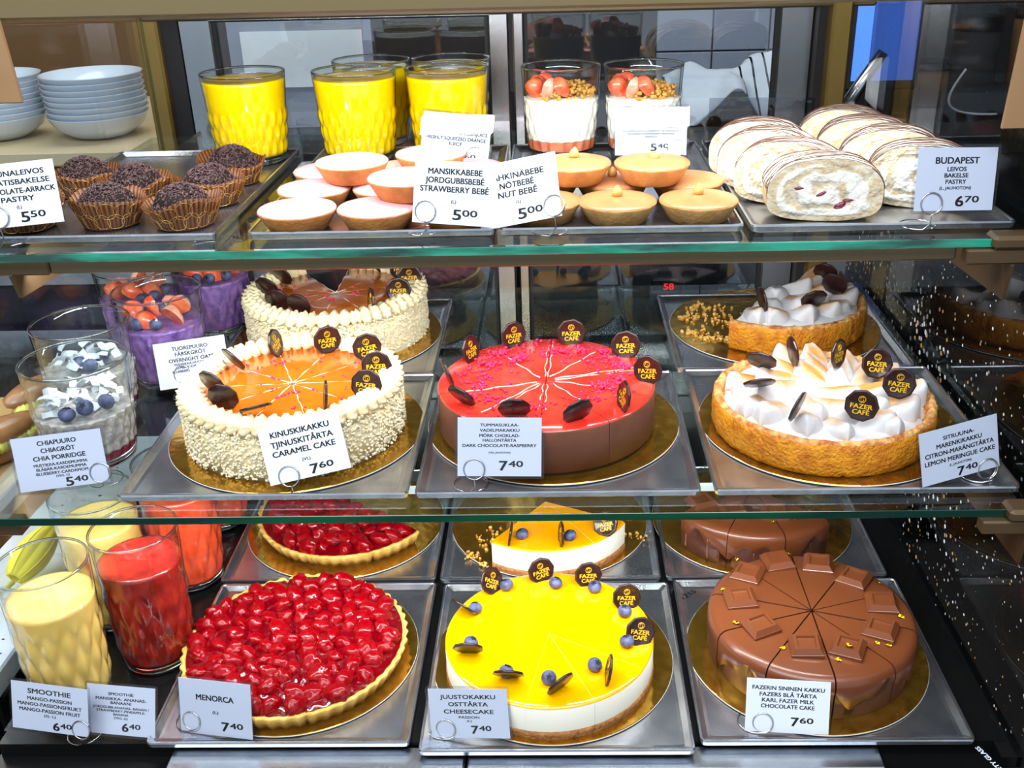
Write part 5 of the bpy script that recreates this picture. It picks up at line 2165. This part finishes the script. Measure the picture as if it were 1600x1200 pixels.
# striped tea towel draped over a bread basket
def towel():
    t = thing('tea_towel', 'white tea towel with dark stripes draped over a basket behind the right door', 'towel', (.395, 2.44, 1.062))
    nu, nv = 70, 46
    vs, fs, mi = [], [], []
    for i in range(nu + 1):
        u = i / nu
        for j in range(nv + 1):
            v = j / nv
            x = -.15 + .30 * u
            ridge = .112 + .05 * u + .012 * sin(u * 9)
            s = (v - .5) * 2
            flap = .5 - .5 * cos(2 * pi * (u * 2 + (.5 if s > 0 else 0)))
            drop = abs(s) ** 1.4 * (.030 + .095 * flap)
            z = ridge - drop + .008 * sin(u * 26 + v * 5) * (.3 + abs(s)) + .012 * noise.noise((u * 5, v * 5, 2))
            y = s * .11 + .012 * noise.noise((u * 6, v * 4, 7))
            vs.append((x + .015 * s * sin(u * 6), y, max(.02, z)))
    m = MB()
    o = m.add(vs, [])
    for i in range(nu):
        for j in range(nv):
            m.f.append((o + i * (nv + 1) + j, o + (i + 1) * (nv + 1) + j, o + (i + 1) * (nv + 1) + j + 1, o + i * (nv + 1) + j + 1))
            m.m.append(1 if (i % 6 == 4) and i > 34 else 0)
            m.s.append(True)
    ob = m.build('cloth', ['towel', 'dark_steel'], t)
    md = ob.modifiers.new('thickness', 'SOLIDIFY')
    md.thickness = .002
    m = MB()
    m.lathe([(0, 0), (.105, 0), (.125, .05), (.128, .056), (.12, .056), (.10, .008), (0, .006)], 40)
    b = m.build('basket', 'room_brown', None, (.395, 2.44, 1.0605))
    b.scale = (1.1, .8, .95)
    tag(b, 'dark brown bread basket under the striped tea towel', 'basket')


towel()

# tablet, cable and jars to the right, seen past the corner post
t = thing('tablet_computer', 'tablet with a glowing blue screen to the right behind the case', 'tablet', (.765, 2.5, 1.062))
m = MB()
m.box(-.085, .085, -.004, .006, .06, .27, bev=.004)
m.build('tablet_body', 'black', t)
m = MB()
m.box(-.072, .072, -.0048, -.0040, .082, .262)
m.build('screen', 'screen', t)
m = MB()
m.box(-.06, .06, -.03, .06, 0, .012, bev=.003)
m.box(-.02, .02, .008, .02, .01, .10)
m.build('stand', 'black', t)
m = MB()
pts = []
for q in range(40):
    u = q / 39
    pts.append((.93 + .10 * u * u + .02 * sin(u * 3) - .06 * sin(pi * u), 2.42 + .04 * u, 1.068 + .11 * (1 - u) ** 2.2))
m.tube(pts, .0028, n=8)
tag(m.build('cable', 'cable'), 'white cable curving down onto the dark counter, right of the tablet', 'cable')
t = thing('scoop', 'steel scoop leaning left of the blue tablet', 'scoop', (.665, 2.36, 1.0625))
m = MB()
m.tube([(-.03, 0, .02), (.01, 0, .09), (.055, 0, .165)], [.016, .015, .012], n=16)
m.build('handle', 'steel', t)
m = MB()
m.lathe([(0, 0), (.035, 0), (.05, .04), (.048, .04), (.033, .004), (0, .004)], 32)
m.build('holder', 'porcelain', t, (-.03, 0, -.002))
for q, (x, y, r, h, mt, lb) in enumerate(((1.02, 2.62, .055, .21, 'room_wall', 'tall dark canister at the back right'), (1.15, 2.6, .05, .24, 'room_brown', 'tall brown canister at the far back right'), (.93, 2.66, .06, .10, 'room_brown', 'low brown canister right of the tablet'))):
    t = thing('canister', lb, 'canister', (x, y, 1.0605))
    m = MB()
    m.lathe([(0, 0), (r, 0), (r, h * .86), (0, h * .86)], 32)
    m.build('canister_body', mt, t)
    m = MB()
    m.lathe([(r * 1.04, h * .86), (r * 1.04, h), (0, h)], 32)
    m.build('lid', 'black', t)

# small thermometer with red digits behind the right door
m = MB()
m.box(-.026, .026, 0, .014, 0, .026, bev=.002)
m.box(-.020, .020, -.001, .003, -.004, .001)
th = m.build('digital_thermometer', 'black', case, (.207, 1.8755, .853))
th['label'] = 'small black thermometer with red digits'
m = MB()
put_text(m, '58', .006, .006, .013, .019, -.0006)
m.build('digits', 'red_led', th)
# printing along the lower edge of the right pane
m = MB()
put_text(m, 'SAFETY GLASS', 0, 0, .006, .050, 0)
o = m.build('printed_mark', 'card', case, (.497, .892, ZB - .0119), )
o['label'] = 'white printed glass mark'
o.rotation_euler = (Matrix.Rotation(radians(112), 3, 'Z') @ Matrix.Rotation(radians(90 - 180), 3, 'X')).to_euler()
